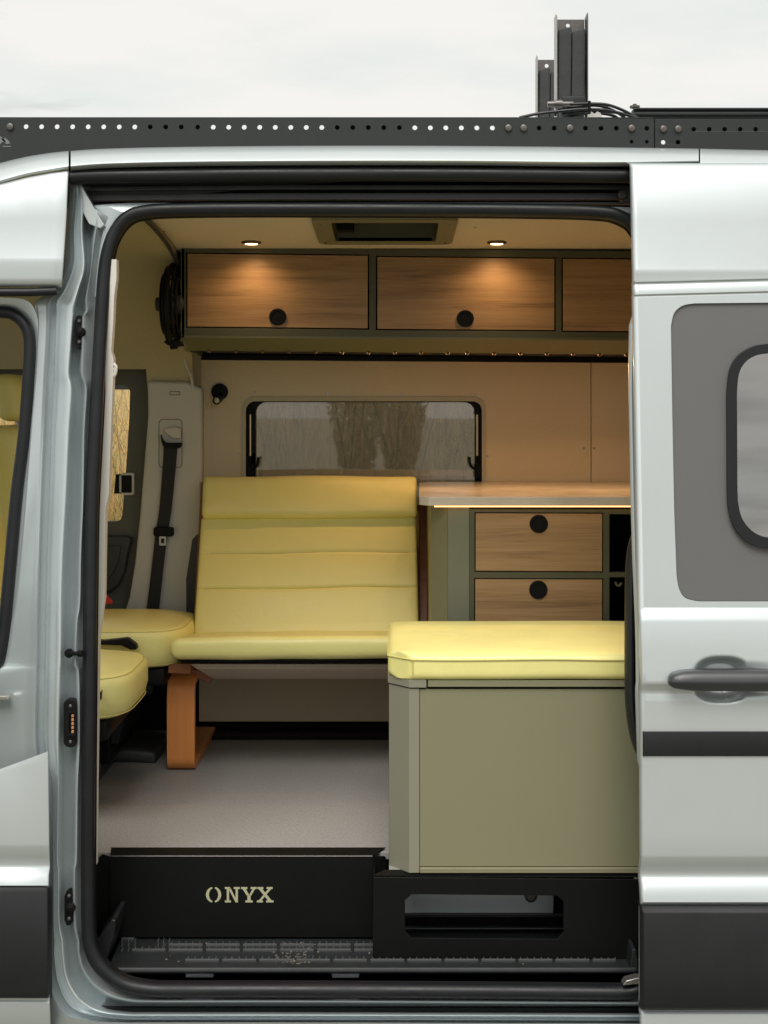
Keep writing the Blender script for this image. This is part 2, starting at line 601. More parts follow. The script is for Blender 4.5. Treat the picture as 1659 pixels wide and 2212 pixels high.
def obj(name, bld, m, parent=None, bevel=0.0, seg=2, angle=35, flat=False, sub=0, recalc=True):
    c = sum(bld.v, Vector()) / len(bld.v)
    lo = min(p.z for p in bld.v)
    c.z = lo
    me = bpy.data.meshes.new(name)
    me.from_pydata([p - c for p in bld.v], [], bld.f)
    if recalc:
        import bmesh
        bm = bmesh.new()
        bm.from_mesh(me)
        bmesh.ops.recalc_face_normals(bm, faces=bm.faces)
        bm.to_mesh(me)
        bm.free()
    me.materials.append(M[m] if isinstance(m, str) else m)
    if not flat:
        for p in me.polygons:
            p.use_smooth = True
        me.set_sharp_from_angle(angle=R(angle))
    o = bpy.data.objects.new(name, me)
    if bevel > 0:
        bv = o.modifiers.new('bevel', 'BEVEL')
        bv.width = bevel
        bv.segments = seg
        bv.limit_method = 'ANGLE'
        bv.angle_limit = R(32)
        bv.harden_normals = True
    if sub:
        sm = o.modifiers.new('sub', 'SUBSURF')
        sm.levels = sm.render_levels = sub
    return link(o, parent, c)


def thing(name, label, cat, loc, group=None):
    o = bpy.data.objects.new(name, None)
    o.empty_display_size = 0.1
    link(o, None, loc)
    o['label'] = label
    o['category'] = cat
    if group:
        o['group'] = group
    return o


def tag(o, label, cat, group=None):
    o['label'] = label
    o['category'] = cat
    if group:
        o['group'] = group
    return o


def dup(o, delta, parent=None):
    c = o.copy()
    link(c, parent, WL[o.name] + Vector(delta))
    for ch in list(o.children):
        dup(ch, delta, c)
    return c


def at(me_obj, delta, parent):
    """a further copy of a part, sharing its mesh"""
    c = me_obj.copy()
    return link(c, parent, WL[me_obj.name] + Vector(delta))


# ------------------------------------------------------------------ ground and reeds
g = B()
N = 24
g.grid([[(-150 + 300 * i / N, -150 + 300 * j / N, 0) for i in range(N + 1)] for j in range(N + 1)])
o = obj('ground', g, 'ground')
o['kind'] = 'structure'

me = bpy.data.meshes.new('dry_reeds')
v, f, cols = [], [], []
for k in range(15000):
    y = 2.75 + 3.2 * (rnd.random() ** 1.25)
    x = rnd.uniform(-3.4, 3.0)
    h = rnd.uniform(1.35, 1.9) + 0.22 * (y - 2.75)
    w = rnd.uniform(0.003, 0.0075)
    a = rnd.uniform(-0.55, 0.55)
    lx, ly = rnd.gauss(0, 0.13), rnd.gauss(0, 0.10)
    green = rnd.random()
    t = rnd.uniform(0.7, 1.03)
    c = (0.97 * t, 0.74 * t, 0.37 * t, 1)
    if green < 0.05:
        c = (0.20 * t, 0.33 * t, 0.05 * t, 1)
    elif green < 0.22:
        c = (0.42 * t, 0.33 * t, 0.17 * t, 1)
    n0 = len(v)
    S = 5
    curl = rnd.choice((0, 0, 0, 0, 1)) * rnd.uniform(-0.45, 0.45)
    for i in range(S + 1):
        q = i / S
        cxp, cyp = x + lx * q * q * h + curl * max(0, q - 0.6) ** 2 * 4, y + ly * q * q * h
        hw = w * (1 - 0.75 * q)
        z = h * q - abs(curl) * max(0, q - 0.6) ** 2 * 2
        v += [(cxp - hw * math.cos(a), cyp - hw * math.sin(a), z), (cxp + hw * math.cos(a), cyp + hw * math.sin(a), z)]
        cols += [c, c]
        if i:
            f.append((n0 + 2 * i - 2, n0 + 2 * i - 1, n0 + 2 * i + 1, n0 + 2 * i))
me.from_pydata(v, [], f)
ca = me.color_attributes.new('straw', 'FLOAT_COLOR', 'POINT')
ca.data.foreach_set('color', [x for c in cols for x in c])
me.materials.append(M['reed'])
o = bpy.data.objects.new('dry_reeds', me)
link(o, None, (0, 0, 0))
o['kind'] = 'stuff'
o['label'] = 'tall straw coloured dry reeds standing behind the van windows'

# ------------------------------------------------------------------ the van
van = thing('camper_van', 'silver camper van with its side sliding door open', 'camper van', (0, 0.9, 0))

# seal path round the sliding door opening (photo pixels)
SEAL = [(222, 640), (225, 600), (232, 550), (247, 505), (275, 470), (320, 456), (420, 452)]
LEFT = [(191, 2000), (190, 1900), (191, 1750), (192, 1600), (195, 1300), (198, 1100), (206, 935), (213, 800), (219, 690)]
BOT = [(1330, 2143), (1000, 2140), (600, 2138), (400, 2138), (320, 2136), (262, 2122), (216, 2085), (196, 2045)]
TOP = [(600, 451), (900, 452), (1150, 454), (1290, 458), (1340, 468), (1372, 492), (1386, 540)]
RIGHT = [(1392, 700), (1400, 1000), (1408, 1400), (1410, 1900), (1404, 2080), (1385, 2130), (1360, 2142)]
loop = smooth_path(BOT + LEFT + SEAL + TOP + RIGHT, 5)
b = B().tube([PS(x, y, 0.072) for x, y in loop], 0.0175, n=12, closed=True)
obj('door_seal', b, 'rubber', van)
b = B().tube([PS(x * 0.99 + 8, y * 0.99 + 12, 0.098) for x, y in loop], 0.014, n=8, closed=True)
obj('seal_lip', b, 'black', van)

# pillar and sill: stations along the opening, columns from the seal outwards
# each station: g, e, d, c, b, a  as pixel points
ST = [
    [(236, 470), (208, 452), (172, 395), (164, 395), (158, 395), (150, 395)],
    [(222, 505), (210, 480), (178, 430), (166, 430), (159, 430), (148, 430)],
    [(214, 545), (203, 530), (178, 500), (160, 500), (153, 500), (143, 500)],
    [(208, 590), (197, 585), (183, 575), (160, 570), (150, 570), (135, 570)],
    [(205, 625), (191, 622), (171, 622), (140, 625), (128, 625), (110, 625)],
    [(203, 650), (187, 650), (163, 650), (124, 650), (107, 650), (78, 650)],
    [(201, 672), (189, 672), (158, 672), (123, 672), (106, 672), (78, 672)],
    [(200, 700), (180, 690), (157, 695), (122, 700), (105, 700), (80, 700)],
    [(199, 760), (179, 760), (152, 760), (120, 760), (102, 760), (78, 760)],
    [(197, 808), (178, 808), (149, 808), (119, 810), (99, 810), (75, 810)],
    [(196, 840), (187, 842), (155, 842), (117, 840), (98, 840), (72, 840)],
    [(192, 935), (182, 935), (149, 935), (112, 935), (94, 935), (63, 935)],
    [(186, 1070), (180, 1070), (143, 1070), (108, 1070), (88, 1070), (52, 1070)],
    [(181, 1200), (175, 1200), (136, 1200), (103, 1200), (84, 1200), (40, 1200)],
    [(180, 1300), (173, 1300), (133, 1300), (101, 1300), (81, 1300), (28, 1300)],
    [(179, 1345), (167, 1345), (133, 1345), (100, 1345), (80, 1345), (20, 1345)],
    [(179, 1430), (164, 1430), (132, 1430), (99, 1430), (79, 1430), (5, 1430)],
    [(178, 1460), (171, 1460), (130, 1460), (99, 1460), (78, 1460), (-20, 1460)],
    [(177, 1600), (172, 1600), (127, 1600), (97, 1600), (77, 1600), (-30, 1600)],
    [(176, 1700), (168, 1700), (127, 1700), (115, 1700), (90, 1700), (-30, 1700)],
    [(176, 1850), (166, 1850), (125, 1850), (115, 1850), (96, 1850), (-30, 1850)],
    [(175, 1885), (162, 1885), (128, 1885), (116, 1885), (96, 1885), (-30, 1885)],
    [(175, 1990), (163, 1990), (129, 1990), (116, 1990), (96, 1990), (-30, 1990)],
    [(176, 2030), (171, 2032), (136, 2032), (118, 2032), (96, 2032), (-30, 2032)],
    [(180, 2055), (172, 2058), (138, 2062), (118, 2066), (96, 2066), (-30, 2070)],
    [(190, 2088), (182, 2094), (146, 2112), (126, 2122), (108, 2130), (-30, 2160)],
    [(212, 2118), (206, 2126), (172, 2156), (152, 2172), (138, 2186), (40, 2260)],
    [(244, 2140), (240, 2148), (212, 2181), (200, 2192), (192, 2204), (150, 2300)],
    [(285, 2152), (284, 2159), (268, 2190), (264, 2200), (262, 2208), (240, 2300)],
    [(340, 2154), (340, 2161), (335, 2191), (334, 2201), (334, 2208), (330, 2300)],
    [(600, 2154), (600, 2161), (600, 2191), (600, 2201), (600, 2208), (600, 2300)],
    [(1000, 2156), (1000, 2163), (1000, 2192), (1000, 2202), (1000, 2209), (1000, 2300)],
    [(1330, 2158), (1330, 2165), (1330, 2193), (1330, 2203), (1330, 2210), (1330, 2300)],
    [(1440, 2158), (1440, 2165), (1440, 2193), (1440, 2203), (1440, 2210), (1440, 2300)],
]
PROF = [(-0.9, 0.10), (-0.3, 0.092), (0, 0.088), (0.5, 0.076), (0.85, 0.066), (1.0, 0.063), (1.1, 0.066), (1.16, 0.085), (1.26, 0.112), (1.72, 0.116), (1.86, 0.082),
        (1.96, 0.056), (2.04, 0.049), (2.15, 0.048), (2.4, 0.056), (2.78, 0.059), (2.92, 0.049), (3.0, 0.041), (3.08, 0.045), (3.2, 0.056), (3.75, 0.060),
        (3.9, 0.049), (4.0, 0.041), (4.1, 0.045), (4.25, 0.056), (4.8, 0.058), (5, 0.085)]
flat_st = smooth_path([tuple(c for p in st for c in p) for st in ST], 5)
rows = []
for st in flat_st:
    cs = [(st[2 * i], st[2 * i + 1]) for i in range(6)]
    row = []
    for t, off in PROF:
        i = max(0, min(4, int(math.floor(t))))
        k = t - i
        x = cs[i][0] + (cs[i + 1][0] - cs[i][0]) * k
        y = cs[i][1] + (cs[i + 1][1] - cs[i][1]) * k
        if t < 0:      # inner return runs under the seal
            x = cs[0][0] + (cs[0][0] - cs[2][0]) * 0.3 * (-t)
            y = cs[0][1] + (cs[0][1] - cs[2][1]) * 0.3 * (-t)
        row.append(PS(x, y, off))
    rows.append(row)
obj('door_pillar', B().grid(rows), 'paint_in', van, angle=70)

# flange behind the upper seal, with the pressed corner of bare paint
fl = smooth_path([(202, 640), (202, 560), (204, 500), (203, 452), (212, 443), (300, 438), (450, 439), (900, 442), (1300, 446), (1420, 450)], 5)
fi = smooth_path([(240, 640), (246, 560), (254, 525), (268, 500), (290, 480), (330, 468), (450, 464), (900, 466), (1300, 470), (1420, 474)], 5)
rows = [[PS(x, y, 0.092) for x, y in fl], [PS(x, y, 0.086) for x, y in [((a[0] + c[0]) / 2, (a[1] + c[1]) / 2) for a, c in zip(fl, fi)]], [PS(x, y, 0.10) for x, y in fi]]
obj('door_flange', B().grid(rows), 'paint_in', van)
b = B().pp([(158, 397), (175, 397), (201, 444), (226, 486), (217, 494), (192, 484), (160, 424)], 0.178, 0.02)
obj('corner_gusset', b, 'paint', van, bevel=0.003)

# upper door track
b = B()
x0, x1 = P(95, 0, 0.2).x, P(1460, 0, 0.2).x
b.box(x0, x1, 0.27, 0.29, PS(0, 448, 0.16).z, PS(0, 360, 0.16).z)
b.box(x0, x1, 0.20, 0.27, PS(0, 360, 0.1).z + 0.002, PS(0, 360, 0.1).z + 0.02)
obj('upper_track', b, 'black', van)
b = B()
for (ya, yb, off, dep) in ((399, 409, 0.10, 0.03), (416, 431, 0.115, 0.02), (436, 441, 0.098, 0.02)):
    pts = [PS(180 + (x_ - 180), y_, off) for x_, y_ in ((170, ya + 4), (600, ya), (1440, ya), (1440, yb), (600, yb), (175, yb + 3))]
    b.prism(pts, (0, dep, 0))
obj('track_rail', b, 'track', van, bevel=0.0025)
tp = smooth_path([(153, 384), (200, 381), (350, 379), (600, 376.5), (1000, 376.5), (1440, 381)], 8)
obj('upper_seal', B().tube([PS(x, y, 0.035) for x, y in tp], 0.0185, n=14), 'rubber', van)
b = B()
b.pp([(1338, 410), (1362, 404), (1362, 438), (1350, 436), (1338, 430)], 0.225, 0.03)
b.lathe([(0.012, 0), (0.012, 0.012)], P(1345, 420, 0.215), 'Y', 14)
obj('roller_arm', b, 'bolt', van, bevel=0.002)


# cant rail and roof edge, cab part and body part
def cantrail(sts, name):
    rows = []
    prof = [(0.0, 0.62), (0.0, 0.20), (0.0, 0.10), (0.10, 0.058), (0.30, 0.030), (0.52, 0.014), (0.70, 0.005), (0.76, 0.003), (0.82, 0.006), (1.0, 0.022), (1.0, 0.05)]
    for px, c, lo in smooth_path(sts, 6):
        row = []
        for k, (t, off) in enumerate(prof):
            p = PS(px, c + (lo - c) * t, min(off, 0.10))
            if k < 2:
                p.y += off - 0.10
                p.z += 0.012 * (1 if k == 1 else 2.2)
            row.append(p)
        rows.append(row)
    return obj(name, B().grid(rows), 'paint', van, angle=50)


cantrail([(153, 326, 369), (230, 321, 363), (400, 317, 359), (700, 314.5, 357), (1000, 315, 357), (1300, 318, 360), (1509, 321, 355)], 'roof_edge')
cantrail([(-720, 870, 940), (-620, 735, 812), (-480, 590, 668), (-330, 470, 540), (-200, 412, 470), (-100, 378, 432), (0, 352, 402), (60, 338, 385), (110, 330, 376), (148.5, 326, 369)], 'cab_roof_edge')
cantrail([(1512, 321, 362), (1700, 325, 366), (2100, 330, 372)], 'rear_roof_edge')
rt = B().grid([[(-3.0, 0.28, 2.28), (-1.4, 0.28, 2.40), (-0.9, 0.28, 2.455), (1.8, 0.28, 2.46)], [(-3.0, 1.0, 2.33), (-1.4, 1.0, 2.43), (-0.9, 1.0, 2.47), (1.8, 1.0, 2.475)],
               [(-3.0, 1.80, 2.25), (-1.4, 1.80, 2.36), (-0.9, 1.80, 2.40), (1.8, 1.80, 2.40)], [(-3.0, 1.86, 2.1), (-1.4, 1.86, 2.1), (-0.9, 1.86, 2.2), (1.8, 1.86, 2.2)]])
obj('roof_skin', rt, 'paint', van)

# cab upper side panel (outer skin above the cab door)
rows = []
for py, off in ((369, 0.012), (372, 0.004), (380, 0.0), (470, -0.002), (548, -0.0045), (556, -0.0062), (566, -0.0068), (576, -0.0052), (600, -0.004), (612, -0.001), (617, 0.006), (621, 0.02), (621, 0.05)):
    row = []
    edge = interp([(369, 149), (500, 143), (621, 134)], py)
    for px, dof, dy in ((-620, 0, 400), (-480, 0, 262), (-330, 0, 140), (-200, 0, 85), (-100, 0, 48), (0, 0, 28), (60, 0, 13), (110, 0, 4), (edge - 5, 0, 0), (edge - 1.5, 0.002, 0), (edge, 0.007, 0), (edge, 0.05, 0)):
        k = max(0.0, (500 - py) / 131)
        row.append(PS(px, py if dy == 0 else max(py, min(py + dy * k, 612 + py * 0.01 + dy * 0.5 * min(1, k))), off + dof))
    rows.append(row)
obj('cab_side_panel', B().grid(rows), 'paint', van, angle=50)
b = B().tube([PS(x, y, 0.012) for x, y in ((-200, 632), (0, 631), (60, 631), (118, 629), (124, 628))], 0.0105, n=12)
obj('cab_door_top_seal', b, 'rubber', van)

# opening of the cab door with its seal
cs_ = smooth_path([(-700, 1010), (-600, 880), (-440, 740), (-260, 690), (-100, 676), (0, 674), (33, 681), (58, 708), (65, 745), (62, 815), (52, 940), (36, 1070), (20, 1245), (8, 1363), (-8, 1440), (-40, 1500), (-110, 1540), (-260, 1560), (-440, 1570), (-600, 1580), (-760, 1590)], 6)
obj('cab_door_seal', B().tube([PS(x, y, 0.075) for x, y in cs_], 0.0158, n=12), 'rubber', van)
ou = smooth_path([(-720, 960), (-620, 830), (-450, 695), (-260, 645), (-100, 640), (0, 642), (60, 650), (82, 690), (84, 745), (80, 815), (70, 940), (58, 1070), (46, 1245), (34, 1363), (20, 1440), (0, 1520), (-80, 1600), (-260, 1640), (-440, 1650), (-600, 1660), (-760, 1670)], 6)
rows = [[PS(x, y, 0.072) for x, y in ou], [PS(x + (c[0] - x) * 0.6, y + (c[1] - y) * 0.6, 0.078) for (x, y), c in zip(ou, cs_)], [PS(c[0], c[1], 0.09) for c in cs_]]
obj('cab_door_flange', B().grid(rows), 'paint_in', van)
b = B().pp([(-20, 1503), (14, 1503), (18, 1507), (18, 1511), (-20, 1511)], 0.03, 0.02)
obj('striker', b, 'steel', van, bevel=0.001)

hd0, hd1 = Vector((-2.06, -0.03, 0)), Vector((-1.78, -1.08, 0))
dn = Vector((hd1.y - hd0.y, -(hd1.x - hd0.x), 0)).normalized()


def od(a, c):
    return hd0.lerp(hd1, a) + Vector((0, 0, c))


dh = [(0.16, 1.40), (0.90, 1.36), (0.88, 1.98), (0.55, 2.06)]
obj('open_door', B().plate([(0, 0.42), (1, 0.42), (1.0, 1.35), (0.95, 2.05), (0.52, 2.14), (0.0, 1.42)], [dh], od, dn * 0.02), 'paint', van)
obj('open_door_card', B().plate([(0.02, 0.46), (0.97, 0.46), (0.97, 1.35), (0.92, 2.02), (0.54, 2.10), (0.03, 1.42)], [dh], lambda a, c: od(a, c) - dn * 0.07, dn * 0.069), 'card', van, bevel=0.008)
obj('open_door_glass', B().plate(dh, [], lambda a, c: od(a, c) - dn * 0.01, dn * 0.004), glass_mat('front_door_glass', (0.85, 0.9, 0.87), 1.45), van)

# lower outer panel in front of the pillar with its black moulding
rows = []
edge_t = [(1622, 105), (1800, 107), (1850, 108), (1872, 109), (1900, 105), (1915, 106), (2150, 108), (2300, 112)]
for py, off in ((1622, -0.0), (1640, -0.002), (1822, -0.006), (1828, -0.006), (1850, 0.004), (1866, 0.010), (1874, 0.008), (1890, -0.004), (1912, -0.012), (1914, -0.004), (2160, -0.004), (2166, -0.010),
                (2210, -0.004), (2250, 0.02), (2420, 0.04)):
    row = []
    e = interp(edge_t, py)
    for px, dof in ((-820, 0), (-600, 0), (-400, 0), (-250, 0), (-100, 0), (0, 0), (e - 4, 0), (e - 1.2, 0.002), (e, 0.006), (e, 0.03)):
        yy = py
        if py < 1700:   # top edge rises to the right
            yy = py + (1700 - py) / 78 * min(e - px, 300) * 0.37
        row.append(PS(px, yy, off + dof))
    rows.append(row)
obj('lower_side_panel', B().grid(rows), 'paint', van, angle=40)
b = B().grid([[PS(px, py, off) for px, off in ((-820, o_), (99, o_), (103, o_ + 0.003), (110, o_ + 0.03), (113, o_ + 0.05))] for py, o_ in ((1914, -0.002), (1916, -0.014), (1926, -0.022), (2140, -0.024), (2154, -0.018), (2156, -0.0))])
obj('side_moulding', b, 'mould', van, angle=40)

# hinge catch plates, contact block and guide pin on the pillar
for (cx_, y0, y1, yc) in ((170, 680, 752, 717), (148, 1922, 1998, 1962)):
    b = B()
    out = [(cx_ - 9, y0 + 14), (cx_ - 4, y0 + 2), (cx_ + 4, y0), (cx_ + 8, y0 + 10), (cx_ + 9, y1 - 12), (cx_ + 5, y1), (cx_ - 4, y1 + 1), (cx_ - 9, y1 - 12)]
    b.prism([PS(x, y, 0.066) for x, y in out], (0, 0.02, 0))
    b.lathe([(0.0001, -0.003), (0.005, -0.003), (0.0062, 0), (0.0105, 0.0), (0.0125, 0.003), (0.013, 0.012)], PS(cx_ + 3, yc, 0.056), 'Y', 20)
    pl = obj('catch_plate', b, 'black', van, bevel=0.002)
    for yy in (y0 + 13, y1 - 14):
        obj('screw', B().lathe([(0.0028, -0.002), (0.0045, 0), (0.0045, 0.008)], PS(cx_ + 1, yy, 0.060), 'Y', 12), 'bolt', pl)
b = B().lathe([(0.0035, -0.004), (0.010, -0.004), (0.0115, 0.0), (0.0115, 0.006)], PS(149, 1411, 0.068), 'Y', 18)
b.tube([PS(149, 1411, 0.062), PS(172, 1411, 0.045)], 0.0052, n=12)
b.tube([PS(170, 1411, 0.046), PS(180, 1411, 0.040)], 0.008, n=14)
obj('guide_pin', b, 'black', van)
b = B().prism([PS(x, y, 0.060) for x, y in rrect(137, 1510, 166, 1614, 13)], (0, 0.024, 0))
cb = obj('contact_block', b, 'black', van, bevel=0.002)
obj('contact_frame', B().plate(rrect(142, 1533, 163, 1590, 4), [rrect(149, 1540, 161, 1584, 3)], lambda a, c: PS(a, c, 0.053), (0, 0.008, 0)), 'black', cb, bevel=0.001)
for k in range(5):
    obj('contact', B().prism([PS(x, y, 0.056) for x, y in rrect(154, 1543 + 8.6 * k, 160, 1549 + 8.6 * k, 1.5, 2)], (0, 0.004, 0)), 'copper', cb, bevel=0.0006)
for y in (1525, 1602):
    obj('screw', B().lathe([(0.003, -0.001), (0.0042, 0), (0.0042, 0.006)], PS(152, y, 0.059), 'Y', 12), 'bolt', cb)

# inner pillar trim strip by the seat, with a coat hook
re_ = [(252, 560), (252, 600), (247, 640), (245, 690), (240, 758), (245, 772), (245, 800), (241, 900), (235, 1067), (228, 1100), (225, 1290), (213, 1380), (211, 1500), (208, 1700), (207, 1870)]
b = B().prism([P(x, y, 0.17) for x, y in re_] + [P(205, 1870, 0.17), P(200, 1300, 0.17), P(215, 560, 0.17)], (0, 0.03, 0))
tw = obj('pillar_trim', b, 'trim_w', van, bevel=0.004, seg=3)
b = B().tube([P(x, y, 0.175) for x, y in smooth_path([(240, 786), (247, 787), (251, 794), (246, 800)], 4)], 0.0045, n=8)
b.tube([P(x, y, 0.175) for x, y in smooth_path([(238, 812), (247, 810), (250, 800), (249, 795)], 4)], 0.005, n=8)
obj('coat_hook', b, 'trim_w', tw)

# floor, lining, ceiling
ZF = ZC - 1.215
FE = 0.375
b = B()
b.prism([(-1.35, FE, ZF), (-0.012, FE, ZF), (-0.012, 0.235, ZF), (1.75, 0.235, ZF), (1.75, 1.75, ZF), (-1.35, 1.75, ZF)], (0, 0, -0.02))
obj('floor', b, 'floor', van, bevel=0.002)
b = B().box(-2.1, -0.945, 1.0, 1.75, ZF + 0.0005, ZF + 0.055)
b.box(-2.1, -1.352, 0.30, 1.0, ZF - 0.02, ZF + 0.055)
obj('cab_floor', b, 'dark', van)

WY = 1.72
# wall lining with a window opening; seams and screws
wx0, wx1 = P(430, 0, WY).x, 1.75


def fw(a, c):
    return P(a, c, WY)


win_o = rrect(527, 863, 1045, 1106, 22)
b = B().plate([(430, 770), (1276, 770), (1276, 1558), (430, 1558)], [win_o], fw, (0, 0.02, 0))
wl = obj('wall_lining', b, 'cloth', van, bevel=0.0015)
b = B().plate([(1277.5, 770), (1860, 770), (1860, 1558), (1277.5, 1558)], [], fw, (0, 0.02, 0))
obj('wall_lining', b, 'cloth', van, bevel=0.0015)
sp = [(549, 848), (708, 850), (866, 852), (1025, 853), (517, 979), (1053, 985), (1261, 968), (1283.5, 968)]
s0 = None
for x, y in sp:
    p = fw(x, y)
    if s0 is None:
        s0 = obj('screw', B().lathe([(0.0015, -0.0012), (0.0042, -0.0012), (0.0052, 0.001)], p, 'Y', 10), 'steel', wl)
        s0p = p
    else:
        at(s0, p - s0p, wl)
# dark void behind and below the lining, far body wall
b = B()
b.box(-0.72, 1.75, 1.60, 1.70, ZF + 0.0005, ZF + 0.0005 + 0.012)
b.box(-1.9, fw(520, 0).x, 1.78, 1.80, 1.85, 2.4)
b.box(-0.75, fw(520, 0).x, 1.78, 1.80, 0.3, 1.85)
b.box(-2.1, -0.75, 1.78, 1.80, 0.3, 1.30)
b.box(fw(1052, 0).x, 1.76, 1.78, 1.80, 0.3, 2.4)
b.box(fw(520, 0).x, fw(1052, 0).x, 1.78, 1.80, 0.3, fw(0, 1112).z)
b.box(fw(520, 0).x, fw(1052, 0).x, 1.78, 1.80, fw(0, 857).z, 2.4)
obj('far_body_wall', b, 'black', van)
b = B()
b.box(1.75, 1.77, 0.1, 1.8, 0.3, 2.42)
b.box(P(1420, 0, 0.15).x, 1.76, 0.19, 0.21, 0.3, 2.42)
obj('rear_bulkhead', b, 'dark', van)

# side window in the far wall
b = B().plate(rrect(522, 857, 1049, 1110, 26), [rrect(531, 866.5, 1041, 1100, 20)], lambda a, c: P(a, c, WY - 0.004), (0, 0.012, 0))
sw = obj('side_window', b, 'cream', van, bevel=0.0025)
b = B().plate(rrect(528, 865.5, 1044, 1104, 21), [rrect(552, 868.5, 1026, 1090, 22)], lambda a, c: P(a, c, WY + 0.022), (0, 0.03, 0))
obj('window_frame', b, 'black', sw, bevel=0.003)
b = B().prism([P(x, y, WY + 0.045) for x, y in rrect(540, 866.5, 1034, 1100, 26)], (0, 0.004, 0))
obj('pane', b, 'pane', sw)
for sx_, m_ in ((541, 1), (1031, -1)):
    obj('strut', B().tube([P(sx_, 893, WY + 0.012), P(sx_ - 1 * m_ * 0, 984, WY + 0.012)], 0.0052, n=12), 'gold', sw)
    b = B()
    b.tube([P(sx_, 984, WY + 0.012), P(sx_, 1003, WY + 0.010)], 0.0032, n=8)
    obj('strut_rod', b, 'black', sw)
    b = B().pp([(sx_ - 6, 887), (sx_ + 5, 887), (sx_ + 5, 895), (sx_ - 6, 895)], WY + 0.002, 0.018)
    obj('strut_end', b, 'black', sw, bevel=0.001)
    b = B()
    b.tube([P(sx_ + dx * m_, y, WY + 0.0) for dx, y in smooth_path([(17, 987), (16, 1000), (11, 1009), (4, 1012)], 4)], [0.0055] * 12 + [0.007], n=8)
    b.pp([(sx_ - 6, 1002), (sx_ + 6, 1002), (sx_ + 9, 1014), (sx_ + 6, 1032), (sx_ - 6, 1032)], WY - 0.002, 0.02)
    b.lathe([(0.004, -0.004), (0.006, 0), (0.006, 0.01)], P(sx_ + 3 * m_, 1022, WY - 0.006), 'Y', 12)
    b.lathe([(0.003, -0.004), (0.0045, 0), (0.0045, 0.01)], P(sx_ - 1 * m_, 1006, WY - 0.006), 'Y', 12)
    obj('latch', b, 'black', sw, bevel=0.0015)


def ceil_z(Y):
    return 2.345 - 0.105 * max(0.0, Y - 0.68) ** 2


def on_ceil(px, py, dz=0.0):
    Y = 0.9
    for _ in range(40):
        Y = 0.5 * Y + 0.5 * ((ceil_z(Y) + dz - ZC) * F / (HY - py) - D)
    return P(px, py, Y)


v0 = on_ceil(690, 520)
v1 = on_ceil(976, 520)
vy1, vy0 = v0.y, 0.66
b = B()
for xa_, xb_, ya_, yb_ in ((-0.722, v0.x + 0.03, 0.32, 1.76), (v1.x - 0.03, 1.75, 0.32, 1.76), (v0.x + 0.03, v1.x - 0.03, 0.32, vy0 + 0.03), (v0.x + 0.03, v1.x - 0.03, vy1 - 0.03, 1.76)):
    for q in (0, 0.006):
        b.grid([[(x, ya_ + (yb_ - ya_) * i / 12, ceil_z(ya_ + (yb_ - ya_) * i / 12) + q) for x in (xa_, xb_)] for i in range(13)])
b.grid([[(-0.722, 0.32 + 0.12 * i, ceil_z(0.32 + 0.12 * i) + q) for q in (0, 0.006)] for i in range(13)])
ce = obj('ceiling_lining', b, 'ceil', van, recalc=False)
s0 = None
for px, py in ((1027, 491), (355, 499), (334, 489)):
    Y = 0.9
    for _ in range(20):
        Y = (ceil_z(Y) - ZC) * F / (HY - py) - D
    p = P(px, py, Y)
    if s0 is None:
        s0 = obj('screw', B().lathe([(0.002, -0.002), (0.004, -0.001), (0.005, 0.001)], p, 'Z', 10), 'bolt', ce)
        s0p = p
    else:
        at(s0, p - s0p, ce)
# cab headliner and upper far wall
cur = smooth_path([(0.30, 2.338), (0.7, 2.338), (1.05, 2.31), (1.30, 2.25), (1.47, 2.14), (1.56, 2.03), (1.61, 1.922)], 5)
b = B().grid([[(x, Y, z) for x in (-2.1, -1.3, -0.9, -0.726)] for Y, z in cur])
b.grid([[(-0.726, Y, z + q) for q in (0, 0.05)] for Y, z in cur])
b.grid([[(x, Y, z) for x in (P(316, 0, 1.61).x, -0.726)] for Y, z in ((1.61, 1.922), (1.63, 1.87), (1.64, 1.84))])
obj('headliner', b, 'cloth_y', van)
b = B().pp([(398, 690), (434, 690), (434, 850), (398, 850)], 1.685, 0.01)
obj('corner_panel', b, 'cloth_y', van)
b = B().tube([(-0.722, Y, z - 0.006) for Y, z in cur[:26]], 0.007, n=8)
obj('headliner_edge', b, 'dark', van)
b = B().tube([P(x, y, 1.60) for x, y in smooth_path([(399, 770), (403, 790), (413, 812), (417, 838)], 5)], 0.005, n=8)
obj('corner_cable', b, 'trim', van)

# far cab door with its window opening, pocket and latch
b = B().plate([(-420, 700), (328, 700), (328, 1500), (-420, 1500)], [[(-330, 832), (268, 831), (277, 835), (280.5, 845), (279, 900), (272, 1010), (264, 1110), (261, 1122), (252, 1126), (-330, 1132)]],
              lambda a, c: P(a, c, 1.69), (0, 0.05, 0))
cd = obj('cab_door', b, 'card', van, bevel=0.006, seg=3)
b = B().pp([(180, 1157), (272, 1157), (286, 1162), (283, 1172), (276, 1200), (270, 1235), (258, 1262), (240, 1280), (180, 1290)], 1.655, 0.035)
obj('door_pocket', b, 'dark', cd, bevel=0.012, seg=3)
b = B().plate(rrect(262, 1021, 290, 1069, 5), [rrect(258, 1026, 285, 1064, 3)], lambda a, c: P(a, c, 1.675), (0, 0.015, 0))
obj('latch_bezel', b, 'trim', cd, bevel=0.001)
b = B().pp([(250, 1024), (284, 1024), (284, 1066), (246, 1066)], 1.682, 0.008)
obj('latch_recess', b, 'black', cd, bevel=0.002)
b = B().pp([(180, 1178), (262, 1178), (256, 1212), (244, 1240), (228, 1256), (180, 1262)], 1.648, 0.008)
obj('pocket_panel', b, 'dark', cd, bevel=0.005, seg=3)
b = B().prism([P(x, y, 1.70) for x, y in ((-340, 830), (279, 830), (262, 1124), (-340, 1136))], (0, 0.003, 0))
